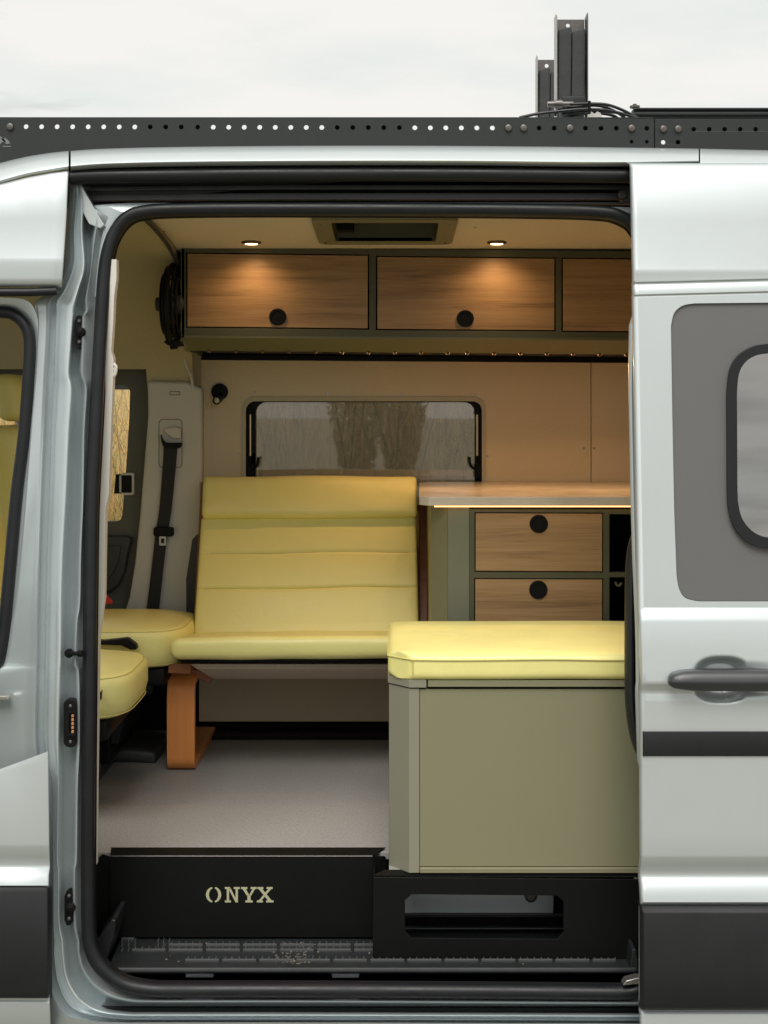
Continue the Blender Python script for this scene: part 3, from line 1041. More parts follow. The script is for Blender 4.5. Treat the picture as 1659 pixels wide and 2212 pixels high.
obj('door_glass', b, glass_mat('clear_door_glass', (0.93, 0.95, 0.93), 1.35), cd)

b = B().grid([[Vector((x, Y, z)) for Y in (0.22, 0.6, 1.2, 1.72)] for x, z in ((-1.72, 0.55), (-1.70, 0.80), (-1.66, 0.98), (-1.70, 1.10), (-1.85, 1.16), (-2.15, 1.12), (-2.35, 1.02))])
obj('dashboard', b, 'dark', van)
b = B().grid([[Vector((x, Y, z)) for Y in (0.05, 0.6, 1.2, 1.80)] for x, z in ((-1.98, 0.35), (-2.5, 0.45), (-2.85, 0.75), (-2.75, 0.98), (-2.36, 1.08), (-2.2, 1.14))])
obj('bonnet', b, 'paint', van)

# far pillar trim
lf = [(318, 822), (319, 900), (311, 1000), (302, 1110), (291, 1215), (279, 1290), (262, 1345), (258, 1420)]
rt_ = [(436, 838), (436, 1440)]
b = B().prism([P(x, y, 1.605) for x, y in lf] + [P(437, 1420, 1.605), P(437, 838, 1.605), P(405, 824, 1.605)], (0, 0.06, 0))
ft = obj('far_pillar_trim', b, 'trim', van, bevel=0.014, seg=4)
b = B().plate(rrect(343, 905, 394, 1010, 9), [rrect(344.2, 906.2, 392.8, 1008.8, 8)], lambda a, c: P(a, c, 1.6035), (0, 0.004, 0))
obj('trim_seam', b, 'dark', ft)
b = B().plate(rrect(367, 845, 389, 853, 1), [rrect(368, 846, 388, 852, 1)], lambda a, c: P(a, c, 1.6035), (0, 0.004, 0))
obj('trim_badge', b, 'dark', ft)
b = B().pp([(402, 1250), (415, 1165), (440, 1140), (440, 1430), (402, 1430)], 1.598, 0.02)
obj('lower_trim', b, 'dark', ft, bevel=0.004)

# entry step
ZS = 0.366
b = B()
fe = [(232, 2080), (352, 2080), (372, 2085), (396, 2092), (1340, 2096), (1372, 2090)]
top = [P(x, y, 0.14) for x, y in fe]
for p in top:
    p.z = ZS
bk = [Vector((top[-1].x + 0.05, 0.40, ZS)), Vector((top[0].x - 0.01, 0.40, ZS))]
b.prism(top + bk, (0, 0, -0.012))
st_ = obj('entry_step', b, 'mat', van, bevel=0.003)
obj('step_nosing', B().tube([p + Vector((0, 0, -0.002)) for p in top], 0.0075, n=10), 'mat', st_)
b = B()
b.pp([(207, 2032), (241, 1985), (250, 1988), (246, 2020), (228, 2082), (214, 2082)], 0.20, 0.16)
obj('step_side', b, 'mat', st_, bevel=0.003)
b = B().pp([(1366, 2050), (1374, 2050), (1378, 2100), (1360, 2100)], 0.14, 0.16)
obj('step_side', b, 'mat', st_, bevel=0.003)
b = B()
for r_, (py, xa, xb) in enumerate(((2043, 365, 1330), (2054, 285, 1330), (2076, 400, 1330), (2030, 262, 290))):
    Y = (ZC - ZS) * F / (py - HY) - D
    k = xa
    while k < xb:
        e = min(k + 73, xb)
        p0, p1 = P(k, py, Y), P(e, py, Y)
        b.box(p0.x, p1.x, Y, Y + 0.004, ZS - 0.001, ZS + 0.006)
        q = k + 4
        while q < e:
            xx = P(q, py, Y).x
            b.box(xx, xx + 0.003, Y + 0.004, Y + 0.022, ZS - 0.001, ZS + 0.005)
            q += 15
        k += 80
for px in (262, 276, 290, 340, 352, 364):
    for j in range(4):
        Y = 0.25 + 0.03 * j
        xx = P(px, 2040, Y).x
        b.box(xx, xx + 0.003, Y, Y + 0.018, ZS - 0.001, ZS + 0.005)
o = obj('tread_pattern', b, 'ridge_lit', st_, bevel=0.0008, seg=1)
o['kind'] = 'stuff'
# dried mud crumbs on the tread
b = B()
rr = random.Random(3)
for k in range(130):
    if k < 100:
        px, py = rr.gauss(640, 22), rr.uniform(2036, 2082)
    else:
        px, py = rr.uniform(260, 1300), rr.uniform(2036, 2084)
    if px > 800 and py < 2068:
        continue
    Y = (ZC - ZS) * F / (py - HY) - D
    p = P(px, py, Y)
    s_ = rr.uniform(0.0012, 0.0035)
    b.lathe([(s_, 0), (s_ * 0.8, s_ * 0.4), (s_ * 0.2, s_ * 0.6)], (p.x, p.y, ZS + 0.0005), 'Z', 6)
o = obj('dried_mud', b, mat('dried_mud', (0.13, 0.115, 0.095), 0.95), st_)
o['kind'] = 'stuff'
# step well below and behind the tread
b = B()
b.box(-0.80, 0.66, 0.10, 0.42, 0.26, 0.285)
b.box(-0.80, 0.66, 0.43, 0.45, 0.26, ZF - 0.021)
b.box(-0.82, -0.78, 0.18, 0.44, 0.26, ZF - 0.05)
obj('step_well', b, 'black', van)
for (xa, xb, ya, yb) in ((400, 462, 2094, 2112), (716, 776, 2099, 2113)):
    b = B()
    p0, p1 = P(xa, yb, 0.16), P(xb, ya, 0.16)
    b.box(p0.x, p1.x, 0.16, 0.24, p0.z, p1.z)
    obj('step_bracket', b, 'paint_in', van, bevel=0.004)
b = B()
for k in range(260):
    px = 330 + rr.gauss(0, 42)
    Y = 0.125 + abs(rr.gauss(0, 0.03))
    p = P(px, 2100, Y)
    s_ = rr.uniform(0.001, 0.004)
    b.lathe([(s_, 0), (s_ * 0.8, s_ * 0.5), (s_ * 0.2, s_ * 0.8)], (p.x, p.y, 0.2855), 'Z', 5)
o = obj('grit', b, mat('pale_grit', (0.25, 0.22, 0.17), 0.95), van)
o['kind'] = 'stuff'
# painted riser seen through the frame under the bench
p0, p1 = P(860, 1973, 0.40), P(1196, 1900, 0.40)
b = B().box(p0.x, p1.x, 0.40, 0.41, p0.z, p1.z)
rs = obj('step_riser', b, 'paint_in', van, bevel=0.004)
obj('riser_screw', B().lathe([(0.004, -0.003), (0.010, -0.003), (0.012, 0), (0.017, 0.002), (0.018, 0.01)], P(1147, 1936, 0.39), 'Y', 20), 'bolt', rs)
b = B()
for (ya, yb, d_) in ((1973, 1981, 0.395), (2004, 2008, 0.36)):
    p0, p1 = P(850, yb, d_), P(1240, ya, d_)
    b.box(p0.x, p1.x, d_, d_ + 0.02, p0.z, p1.z)
obj('riser_strip', b, 'mat', van, bevel=0.002)

# ------------------------------------------------------------------ sliding door
XE = 0.588
DP = [(352, 0.03, 0.0), (353, -0.048, 0), (356, -0.058, 0), (362, -0.062, 0), (470, -0.066, 0), (476, -0.067, 0), (570, -0.069, 0), (580, -0.0715, 0), (588, -0.072, 0), (594, -0.0705, 0), (606, -0.070, 1), (609, -0.0695, 1), (612, -0.064, 1), (615, -0.0635, 1),
      (618, -0.066, 1), (636, -0.066, 1), (640, -0.0615, 1), (643, -0.062, 1)]
DP2 = [(1312, -0.060, 0), (1320, -0.063, 0), (1336, -0.070, 0), (1344, -0.072, 0), (1400, -0.075, 0), (1450, -0.077, 0), (1472, -0.0775, 0), (1477, -0.076, 0), (1484, -0.070, 0), (1492, -0.064, 0), (1497, -0.063, 0), (1503, -0.0635, 0),
       (1560, -0.066, 0), (1578, -0.067, 0), (1600, -0.067, 0), (1633, -0.067, 0), (1700, -0.069, 0), (1800, -0.072, 0), (1846, -0.074, 0), (1852, -0.073, 0), (1868, -0.062, 0), (1880, -0.055, 0), (1888, -0.053, 0),
       (1896, -0.056, 0), (1910, -0.066, 0), (1935, -0.074, 0), (1948, -0.077, 0), (1953, -0.07, 0), (1956, -0.064, 0), (2180, -0.064, 0), (2183, -0.066, 0), (2190, -0.074, 0), (2230, -0.078, 0), (2330, -0.07, 0), (2335, -0.03, 0)]


def door_pt(x, py, off, slope, hollow=0.0):
    # py is measured at the leading edge; upper creases climb a little towards the rear
    p = PS(CX + XE * F / D, py, off)
    z = p.z + slope * 0.026 * (x - XE)
    return Vector((x, p.y + hollow, z))


HC = PS(1560, 1467, -0.07)
hx, hz0 = HC.x, HC.z


def hollow(x, z):
    a = abs((x - hx) / 0.075)
    b_ = (z - hz0) / (0.058 if z > hz0 else 0.060)
    r_ = (a ** 2.6 + abs(b_) ** 2.6) ** (1 / 2.6)
    if r_ >= 1:
        return 0.0
    t = (1 - r_) / 0.42
    t = min(1.0, t)
    return 0.034 * (t * t * (3 - 2 * t))


b = B()
xs_e = [(XE + 0.012, 0.0), (XE + 0.006, 0.0006), (XE + 0.002, 0.003), (XE, 0.008), (XE, 0.022)]
allrows = DP + DP2
XR = 1.45
# leading edge return
b.grid([[door_pt(x, py, off + d, sl_ * 0) for x, d in xs_e] for py, off, sl_ in allrows])
# upper skin
b.grid([[door_pt(x, py, off, sl_) for x in (XE + 0.012, 0.8, 1.1, XR)] for py, off, sl_ in DP])
# lower skin: denser where the handle bowl sits
pys = sorted(set([p_[0] for p_ in DP2] + [1400 + 3 * i for i in range(44)]))
tabo = [(p_[0], p_[1]) for p_ in DP2]
xs_ = [XE + 0.012] + [0.66 + 0.004 * i for i in range(46)] + [0.9, 1.1, XR]
rows = []
for py in pys:
    off = interp(tabo, py)
    r_ = []
    for x in xs_:
        p = door_pt(x, py, off, 0)
        p.y += hollow(x, p.z)
        r_.append(p)
    rows.append(r_)
b.grid(rows)
# window band: flat strip with the window opening
A0, A1 = door_pt(XE + 0.012, 643, -0.062, 1), door_pt(XR, 643, -0.062, 1)
B0, B1 = door_pt(XE + 0.012, 1312, -0.060, 0), door_pt(XR, 1312, -0.060, 0)


def band(u, v_):
    return A0.lerp(A1, u).lerp(B0.lerp(B1, u), v_)


def bandpx(px, py):
    """band coordinates of a photo pixel"""
    v_ = (py - 643) / (1312 - 643)
    for _ in range(5):
        q = band(0.3, v_)
        s_ = (D + q.y) / F
        x = (px - CX) * s_
        u = (x - A0.x) / (A1.x - A0.x)
        q = band(u, v_)
        py_ = HY + (ZC - q.z) * F / (D + q.y)
        v_ += (py - py_) / 669
    return (u, v_)


wout = [(2100, 649)] + [(1500, 655)] + smooth_path([(1500, 655), (1474, 660), (1456, 676), (1449, 704)], 4)[1:] + [(1452, 900), (1456, 1100), (1461, 1240)] + smooth_path([(1461, 1240), (1466, 1270), (1480, 1291), (1508, 1299)], 4)[1:] + [(2100, 1299)]
wuv = [bandpx(x, y) for x, y in wout]
wuv = [(min(u, 0.985), v_) for u, v_ in wuv]
dirn = Vector((0, 1, 0.08)).normalized()
outer = [(0, 0), (1, 0), (1, 1), (0, 1)]
loops = [outer, wuv]
tris = tessellate_polygon([[Vector((u, v_, 0)) for u, v_ in lp] for lp in loops])
b.add([band(u, v_) for lp in loops for u, v_ in lp], [tuple(t) for t in tris])
n_ = len(wuv)
lip = [band(u, v_) for u, v_ in wuv]
b.add(lip + [p + dirn * 0.003 for p in lip] + [p + dirn * 0.014 for p in lip], [(i, (i + 1) % n_, (i + 1) % n_ + n_, i + n_) for i in range(n_)] + [(i + n_, (i + 1) % n_ + n_, (i + 1) % n_ + 2 * n_, i + 2 * n_) for i in range(n_)])
sd_ = obj('sliding_door', b, 'paint', van, angle=42, recalc=True)
# grey surround
ctr = (0.5, 0.5)
fuv = [(u + (0.5 - u) * 0.0022 if u < 0.5 else u, v_ + (0.5 - v_) * 0.0026) for u, v_ in wuv]
wf_o = [(2100, 742)] + smooth_path([(1660, 742), (1625, 748), (1593, 768), (1575, 800), (1569, 850)], 4) + [(1570, 1060)] + smooth_path([(1571, 1090), (1580, 1128), (1602, 1160), (1632, 1178), (1670, 1184)], 4) + [(2100, 1184)]
wf_i = [(2100, 761)] + smooth_path([(1660, 761), (1633, 766), (1608, 782), (1594, 808), (1590, 850)], 4) + [(1591, 1050)] + smooth_path([(1592, 1082), (1600, 1116), (1619, 1142), (1644, 1157), (1672, 1161)], 4) + [(2100, 1161)]
uo = [bandpx(x, y) for x, y in wf_o]
ui = [bandpx(x, y) for x, y in wf_i]
uo = [(min(u, 0.93), v_) for u, v_ in uo]
ui = [(min(u, 0.90), v_) for u, v_ in ui]
obj('window_surround', B().plate(fuv, [], lambda u, v_: band(u, v_) + dirn * 0.006, dirn * 0.01), 'surround', sd_, bevel=0.002)
obj('window_frame', B().plate(uo, [ui], lambda u, v_: band(u, v_) - dirn * 0.008, dirn * 0.013), mat('gloss_black_frame', (0.006, 0.007, 0.008), 0.3, spec=0.4), sd_, bevel=0.006, seg=4)
pu = [(a[0] + (a[0] - c[0]) * 0.0, a[1]) for a, c in zip(ui, uo)]
obj('pane', B().plate(ui, [], lambda u, v_: band(u, v_) + dirn * 0.000, dirn * 0.004), 'pane_d', sd_)
mid_i = [(u + (0.5 - u) * 0.006, v_ + (0.5 - v_) * 0.006) for u, v_ in ui]
obj('pane_backing', B().plate([(u, v_) for u, v_ in ui], [], lambda u, v_: band(u, v_) + dirn * 0.0045, dirn * 0.001), 'black', sd_)
# rub strip and lower moulding
rows = [[door_pt(x, py, off, 0) for x in (XE + 0.0045, XE + 0.0055, 1.0, XR)] for py, off in ((1579, -0.064), (1579.5, -0.0705), (1582, -0.0715), (1630, -0.0715), (1632.5, -0.0705), (1633, -0.064))]
for r_ in rows:
    r_[0].y += 0.004
    r_[3].z += 0.002
obj('rub_strip', B().grid(rows), 'mould', sd_, angle=40)
rows = [[door_pt(x, py, off, 0) for x in (XE - 0.002, XE + 0.001, XE + 0.004, 1.0, XR)] for py, off in ((1954, -0.05), (1955, -0.075), (1957, -0.078), (1969, -0.090), (1973, -0.0915), (2100, -0.094), (2168, -0.094), (2176, -0.088), (2181, -0.07))]
for r_ in rows:
    r_[0].y += 0.03
    r_[1].y += 0.003
obj('lower_moulding', B().grid(rows), 'mould', sd_, angle=40)
# handle: tapered bar over the bowl
hy_ = HC.y
b = B()
bar = []
for px, half, up in ((1447, 4, 1474), (1450, 11, 1473), (1458, 17, 1472), (1475, 21, 1471), (1500, 23.5, 1471.5), (1560, 24, 1472), (1620, 24, 1472), (1700, 24, 1472), (1760, 21, 1472), (1780, 8, 1472)):
    s_ = (D - 0.1) / F
    c = P(px, up, -0.1)
    hh = half * s_
    out_ = 0.016 * min(1, half / 20)
    prof = [(0.032, 0.92), (0.010, 1.0), (-0.004, 0.86), (-0.6 * out_, 0.55), (-out_, 0.12), (-out_, -0.10), (-0.82 * out_, -0.22), (-0.55 * out_, -0.62), (-0.002, -0.9), (0.012, -1.0), (0.032, -0.92)]
    bar.append([Vector((c.x, -0.094 + q, c.z + w_ * hh)) for q, w_ in prof])
b.grid(bar, closed=True)
b.f.append(tuple(range(11)))
obj('handle', b, mat('handle_plastic', (0.042, 0.045, 0.048), 0.34, var=0.1, vscale=10, bump=0.08, bscale=800), sd_, angle=50)
b = B()
c = P(1700, 1472, -0.1)
b.lathe([(0.018, -0.005), (0.02, -0.002), (0.02, 0.01)], (c.x, -0.105, c.z), 'Y', 24)
obj('key_lock', b, 'mould', sd_)
# inner edge of the door: pale flange and black weatherstrip
le = [(1369, 500), (1369, 660), (1364, 684), (1358, 702), (1357, 850), (1361, 1060), (1365, 1200), (1371, 1345), (1372.5, 1400), (1373, 1470), (1371.5, 1484), (1371.5, 1500), (1374, 1580), (1376, 1640), (1383, 1665), (1388, 1690)]
rows = [[PS(1410, y, 0.030) for x, y in le], [PS(x + 13, y, -0.028) for x, y in le], [PS(x + 7, y, -0.034) for x, y in le], [PS(x + 2.5, y, -0.030) for x, y in le], [PS(x, y, -0.022) for x, y in le], [PS(x + 0.5, y, 0.0) for x, y in le]]
obj('edge_flange', B().grid(rows), 'paint', sd_, angle=60)
ws = smooth_path([(1392, 1130), (1372, 1160), (1363, 1195), (1359.5, 1250), (1358.5, 1350), (1358.5, 1470), (1361, 1530), (1367, 1575), (1377, 1612), (1392, 1640)], 6)
obj('weatherstrip', B().tube([PS(x + 1, y, 0.022) for x, y in ws], 0.0115, n=10, flat=2.0), 'rubber', sd_)
b = B().prism([PS(x, y, 0.045) for x, y in ((1362, 1190), (1362, 1560), (1384, 1625), (1420, 1640), (1420, 1150), (1380, 1150))], (0, 0.02, 0))
obj('inner_edge', b, 'black', sd_)
b = B()
b.pp([(1345, 2128), (1352, 2118), (1376, 2112), (1400, 2112), (1400, 2122), (1360, 2127)], 0.05, 0.03)
obj('lower_roller_arm', b, 'steel', sd_, bevel=0.002)

# ------------------------------------------------------------------ roof rack
rack = thing('roof_rack', 'long black perforated roof rack rail along the van roof', 'roof rack', P(700, 300, 0.25))
RY = 0.235


def fr(a, c):
    return P(a, c, RY)


def circ(x, y, r_, n=10):
    return [(x + r_ * math.cos(2 * math.pi * k / n), y + r_ * math.sin(2 * math.pi * k / n)) for k in range(n)]


bolts = [22.7, 1098, 1131, 1231, 1364]
hx_ = [22.7 + 33.55 * k for k in range(1, 12)] + [427] + [460.6 + 33.5 * k for k in range(19)] + [1164.5, 1197, 1264.5, 1298, 1331, 1397]
h2 = [(1364, 306), (1397, 306)]
holes = [circ(x, 273 + (x / 1400) * 4, 5.4) for x in hx_] + [circ(x, y, 4.2) for x, y in h2]
holes_l = [circ(-10.8 - 33.55 * k, 272, 5.4) for k in range(9)]
b = B().plate([(-330, 252), (1412.5, 256.5), (1412.5, 338), (-330, 480)], holes + holes_l, fr, (0, 0.004, 0))
b.box(fr(-330, 0).x, fr(1412, 0).x, RY + 0.004, RY + 0.045, fr(0, 255).z, fr(0, 252.3).z)
obj('rail', b, 'rail', rack, bevel=0.0008, seg=1)
holes = [circ(x, 279, 5.0) for x in [1498.5 + 33.4 * k for k in range(12)]] + [circ(1432.5, 307, 5.0), circ(1464.5, 307, 5.0)]
b = B().plate([(1414.5, 257), (2000, 258), (2000, 340), (1414.5, 338)], holes, fr, (0, 0.004, 0))
b.box(fr(1414.5, 0).x, fr(2000, 0).x, RY + 0.004, RY + 0.045, fr(0, 259.5).z, fr(0, 257.3).z)
obj('rail', b, 'rail', rack, bevel=0.0008, seg=1)
s0 = None
for x, y in [(x, 274 + x / 400) for x in bolts] + [(1432.5, 279), (1464.5, 279)]:
    p = fr(x, y)
    if s0 is None:
        s0 = obj('bolt', B().lathe([(0.006, -0.006), (0.0085, -0.005), (0.0098, -0.001), (0.0098, 0.001)], p, 'Y', 18), 'bolt', rack)
        s0p = p
    else:
        at(s0, p - s0p, rack)
for xa, xb in ((312, 442), (715, 884), (1148, 1420), (1440, 1990)):
    p0, p1 = P(xa, 330, RY + 0.05), P(xb, 262, RY + 0.05)
    b = B().box(p0.x, p1.x, RY + 0.05, RY + 0.056, p0.z, p1.z)
    b.box(p0.x, p1.x, RY + 0.0055, RY + 0.05, p0.z, p0.z + 0.004)
    obj('mounting_foot', b, 'rail', rack, bevel=0.001)
# far crossbar seen over the rail on the right
p0, p1 = P(1368, 262, 0.95), P(2000, 234, 0.95)
b = B().box(p0.x, p1.x, 0.95, 0.99, p0.z, p1.z)
b.box(p0.x, p1.x, 0.935, 0.95, p0.z + 0.018, p0.z + 0.026)
b.box(p0.x, p1.x, 0.938, 0.95, p1.z - 0.006, p1.z)
obj('side_bar', b, 'rail', rack, bevel=0.002)
b = B().lathe([(0.016, 0), (0.016, 0.006), (0.006, 0.006), (0.006, 0.012)], P(1371, 233, 0.96), 'Z', 16)
obj('bar_knob', b, 'bolt', rack)
# mark on the rail's left end
lg = B()
for poly in ([(-16, 322), (0, 300), (8, 305), (14, 313), (6, 312), (0, 318), (-6, 322)], [(2, 305), (12, 304), (19, 310), (22, 316), (14, 317), (8, 311)], [(6, 321), (24, 321), (24, 323), (6, 323)], [(-20, 325), (0, 321), (0, 324), (-16, 328)]):
    lg.prism([P(x, y - 6, RY - 0.0006) for x, y in poly], (0, 0.0006, 0))
obj('mark', lg, mat('mark_grey', (0.17, 0.18, 0.18), 0.5), rack)

# two upright channels with foam pads
for (xl, xr, yt, yb, padt, Yp, lab) in ((1196, 1263, 40, 330, 68, 0.62, 'taller wide grey upright channel with foam pad on the roof rack'), (1155.5, 1212, 127, 330, 154, 1.28, 'shorter grey upright channel partly hidden behind the taller one on the roof')):
    t = thing('upright_bracket', lab, 'bracket', P((xl + xr) / 2, yb, Yp), 'uprights on the roof rack')
    s_ = (D + Yp) / F
    hole = circ((xl + xr) / 2 - 3, yt + 15, 4.3, 12)
    b = B().plate([(xl + 2, yt + 2), (xr - 1, yt + 2), (xr - 1, yb), (xl + 2, yb)], [hole], lambda a, c: P(a, c, Yp), (0, 0.003, 0))
    zb, zt = P(0, yb, Yp).z, P(0, yt, Yp).z
    obj('back_plate', b, 'bolt', t, bevel=0.0005, seg=1)
    for xe in (xl + 1, xr):
        x_ = P(xe, 0, Yp).x
        b = B().prism([(x_, Yp + 0.004, zb), (x_, Yp + 0.004, zt + 0.001), (x_, Yp - 0.045, zt + 0.004), (x_, Yp - 0.05, zt - 0.004), (x_, Yp - 0.05, zb)], (0.003, 0, 0))
        obj('side_flange', b, 'steel' if xe < xr else 'bolt', t, bevel=0.0005, seg=1)
    b = B()
    wv = [(xl + 8, padt - 1), ((xl + xr) / 2, padt + 5), (xr - 2, padt + 7), (xr - 1, yb), ((xl + xr) / 2 - 2, yb), (xl + 8, yb)]
    x0_, x1_ = P(xl + 7, 0, Yp - 0.02).x, P(xr - 1.5, 0, Yp - 0.02).x
    for (xa_, xb_) in ((x0_, (x0_ + x1_) / 2 - 0.0008), ((x0_ + x1_) / 2 + 0.0008, x1_)):
        za = P(0, padt + (4 if xa_ > x0_ + 0.01 else 0), Yp).z
        b2 = B().rbox((xb_ - xa_) / 2, 0.018, (za - zb) / 2, 0.005, lambda q, xa_=xa_, xb_=xb_, za=za: Vector((q.x + (xa_ + xb_) / 2 + 0.002 * math.sin(q.z * 9), q.y + Yp - 0.022, q.z + (za + zb) / 2 + 0.004 * math.sin(q.x * 60))), nx=4, ny=2, nz=14, nr=2)
        obj('foam_pad', b2, 'foam', t)

# cables and junction box between rail and uprights
cbx = thing('cable_bundle', 'black looped cables and connector box at the foot of the uprights', 'cables', P(1240, 262, 0.5))
CP = [[(1122, 254), (1160, 246), (1210, 240), (1260, 236), (1310, 238), (1352, 248), (1385, 258)], [(1232, 225), (1270, 224), (1310, 226), (1345, 238), (1375, 254)], [(1225, 234), (1262, 228), (1302, 230), (1338, 246), (1352, 258)],
      [(1210, 256), (1235, 244), (1270, 240), (1330, 243), (1366, 252), (1392, 262)], [(1218, 258), (1245, 248), (1285, 244), (1325, 250), (1340, 262)], [(1198, 250), (1205, 236), (1222, 228), (1240, 229)]]
for k, pth in enumerate(CP):
    obj('cable', B().tube([P(x, y, 0.40 + 0.012 * k) for x, y in smooth_path(pth, 6)], 0.0042, n=8), 'rubber', cbx)
b = B().rbox(0.034, 0.03, 0.026, 0.006, lambda q: q + P(1236, 232, 0.47), nx=2, ny=2, nz=2, nr=2)
obj('connector_box', b, 'mould', cbx)
b = B().lathe([(0.008, -0.05), (0.009, -0.03), (0.012, -0.03), (0.012, -0.01), (0.008, -0.01), (0.008, 0.02)], P(1222, 225, 0.42), 'X', 14)
obj('cable_gland', b, 'bolt', cbx)
b = B().pp([(1270, 246), (1278, 240), (1284, 246), (1290, 240), (1298, 244), (1302, 256), (1268, 256)], 0.42, 0.012)
obj('cable_clip', b, 'white', cbx, bevel=0.002)
b = B().tube([P(1273, 218 + k * 4, 0.394) for k in range(8)], 0.004, n=8)
obj('cable_tie', b, 'black', cbx)

# ------------------------------------------------------------------ overhead cabinet
CY = 1.22
ob = thing('overhead_cabinet', 'olive overhead cabinet with wooden doors under the ceiling', 'cabinet', P(900, 760, 1.5))


def fc(a, c):
    return P(a, c, CY)


doors = [((402, 545), (797.5, 549.5), (797.5, 711.5), (402, 707.5)), ((812, 552), (1200.5, 556), (1200.5, 715.5), (812, 712.5)), ((1213, 556), (1610, 560), (1610, 719.5), (1213, 716.5))]
b = B().plate([(392, 533), (2000, 548), (2000, 735), (392, 724)], doors, fc, (0, 0.018, 0))
obj('front_frame', b, 'olive_d', ob, bevel=0.0008, seg=1)
kn = [(600, 684.5), (1005, 688), (1412, 692)]
for dq, (kx, ky) in zip(doors, kn):
    c = [(x + (3 if i in (0, 3) else -3), y + (2.6 if i < 2 else -2.6)) for i, (x, y) in enumerate(dq)]
    d_ = obj('cupboard_door', B().prism([P(x, y, CY + 0.002) for x, y in c], (0, 0.016, 0)), 'oak', ob, bevel=0.001)
    pk = P(kx, ky, CY + 0.002)
    kb = B().lathe([(0.020, -0.0035), (0.021, -0.0065), (0.0265, -0.0065), (0.0285, -0.0045), (0.0287, 0.004)], pk, 'Y', 36)
    obj('push_button', kb, 'black', d_)
# slanted lower fascia, end panel, bottom and dark track
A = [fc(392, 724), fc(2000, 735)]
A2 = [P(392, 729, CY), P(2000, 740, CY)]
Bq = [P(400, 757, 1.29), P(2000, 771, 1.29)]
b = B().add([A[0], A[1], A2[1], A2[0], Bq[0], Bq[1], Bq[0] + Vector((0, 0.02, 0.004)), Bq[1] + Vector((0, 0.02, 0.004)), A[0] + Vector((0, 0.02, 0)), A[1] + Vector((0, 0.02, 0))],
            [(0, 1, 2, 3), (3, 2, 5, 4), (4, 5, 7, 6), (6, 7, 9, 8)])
obj('lower_fascia', b, mat('olive_fascia_shaded', (0.135, 0.132, 0.066), 0.42, var=0.05, vscale=5), ob)  # olive laminate darkened in its colour for the shade on this down-facing board
b = B().prism([fc(391, 532), fc(391, 730), P(399, 758, 1.29), P(432, 770, 1.72), P(432, 600, 1.72)], (0.012, 0, 0))
obj('end_panel', b, 'olive', ob, bevel=0.001)
z_b = Bq[0].z
b = B().prism([Bq[0] + Vector((0, 0.022, 0.005)), Bq[1] + Vector((0, 0.022, 0.003)), Vector((Bq[1].x, 1.72, Bq[1].z + 0.003)), Vector((Bq[0].x + 0.03, 1.72, Bq[0].z + 0.005))], (0, 0, 0.012))
obj('bottom_panel', b, 'black', ob)
b = B().pp([(432, 766), (2000, 776), (2000, 788), (432, 777)], 1.69, 0.028)
obj('rear_track', b, 'black', ob, bevel=0.001)
lx = [452, 509, 567, 624, 681, 739, 796, 853, 910, 967, 1009, 1067, 1124, 1181, 1238, 1295, 1353, 1410, 1467]
s0 = None
for x in lx:
    y = 758.5 + (x - 452) * 0.0085
    p = P(x, y, 1.286)
    if s0 is None:
        s0 = obj('stud', B().lathe([(0.002, -0.004), (0.005, -0.003), (0.006, 0), (0.006, 0.006)], p, 'Y', 12), mat('brass_stud', (0.17, 0.10, 0.042), 0.75, 0.1), ob)
        s0p = p
    else:
        at(s0, p - s0p, ob)

lamp = bpy.data.lights.new('led_strip_light', 'AREA')
lamp.shape = 'RECTANGLE'
lamp.size, lamp.size_y = 1.3, 0.012
lamp.energy = 4.5
lamp.color = (1.0, 0.55, 0.23)
lo = bpy.data.objects.new('led_strip_light', lamp)
COL.objects.link(lo)
lo.location = (0.42, 1.32, Bq[0].z - 0.012)
lo.rotation_euler = (R(-35), 0, 0)
lo.parent = ob
lo.location -= WL[ob.name]

# ------------------------------------------------------------------ roof vent in the ceiling


rv = thing('roof_vent', 'olive framed square roof vent in the cream ceiling', 'roof vent', (0.5 * (v0.x + v1.x), 0.5 * (vy0 + vy1), 2.34))
om = [(v0.x, vy0), (v1.x, vy0)]
outer = rrect(v0.x, vy0, v1.x, vy1, 0.035)
inner = rrect(v0.x + 0.055, vy0 + 0.055, v1.x - 0.055, vy1 - 0.055, 0.012)
b = B().plate(outer, [inner], lambda a, c: Vector((a, c, ceil_z(c) - 0.013)), (0, 0, 0.012))
tr_ = obj('vent_frame', b, 'olive', rv, bevel=0.003)
b = B()
for i in range(len(inner)):
    a, c = inner[i], inner[(i + 1) % len(inner)]
    b.add([(a[0], a[1], ceil_z(a[1]) - 0.012), (c[0], c[1], ceil_z(c[1]) - 0.012), (c[0], c[1], 2.44), (a[0], a[1], 2.44)], [(0, 1, 2, 3)])
obj('vent_shaft', b, 'olive_d', rv)
cxv, cyv = 0.5 * (v0.x + v1.x), 0.5 * (vy0 + vy1)
ring = [(cxv + 0.155 * math.cos(2 * math.pi * k / 40), cyv + 0.155 * math.sin(2 * math.pi * k / 40), 2.385) for k in range(40)]
obj('fan_ring', B().tube(ring, 0.009, n=8, closed=True), 'white', rv)
b = B()
for k in range(6):
    a = 2 * math.pi * k / 6
    c_, s_ = math.cos(a), math.sin(a)
    b.add([(cxv + 0.02 * c_, cyv + 0.02 * s_, 2.405), (cxv + 0.145 * c_ - 0.03 * s_, cyv + 0.145 * s_ + 0.03 * c_, 2.415), (cxv + 0.145 * c_ + 0.03 * s_, cyv + 0.145 * s_ - 0.03 * c_, 2.40)], [(0, 1, 2)])
b.lathe([(0.03, -0.02), (0.035, 0), (0.035, 0.015)], (cxv, cyv, 2.40), 'Z', 18)
obj('fan_blades', b, 'dark', rv)
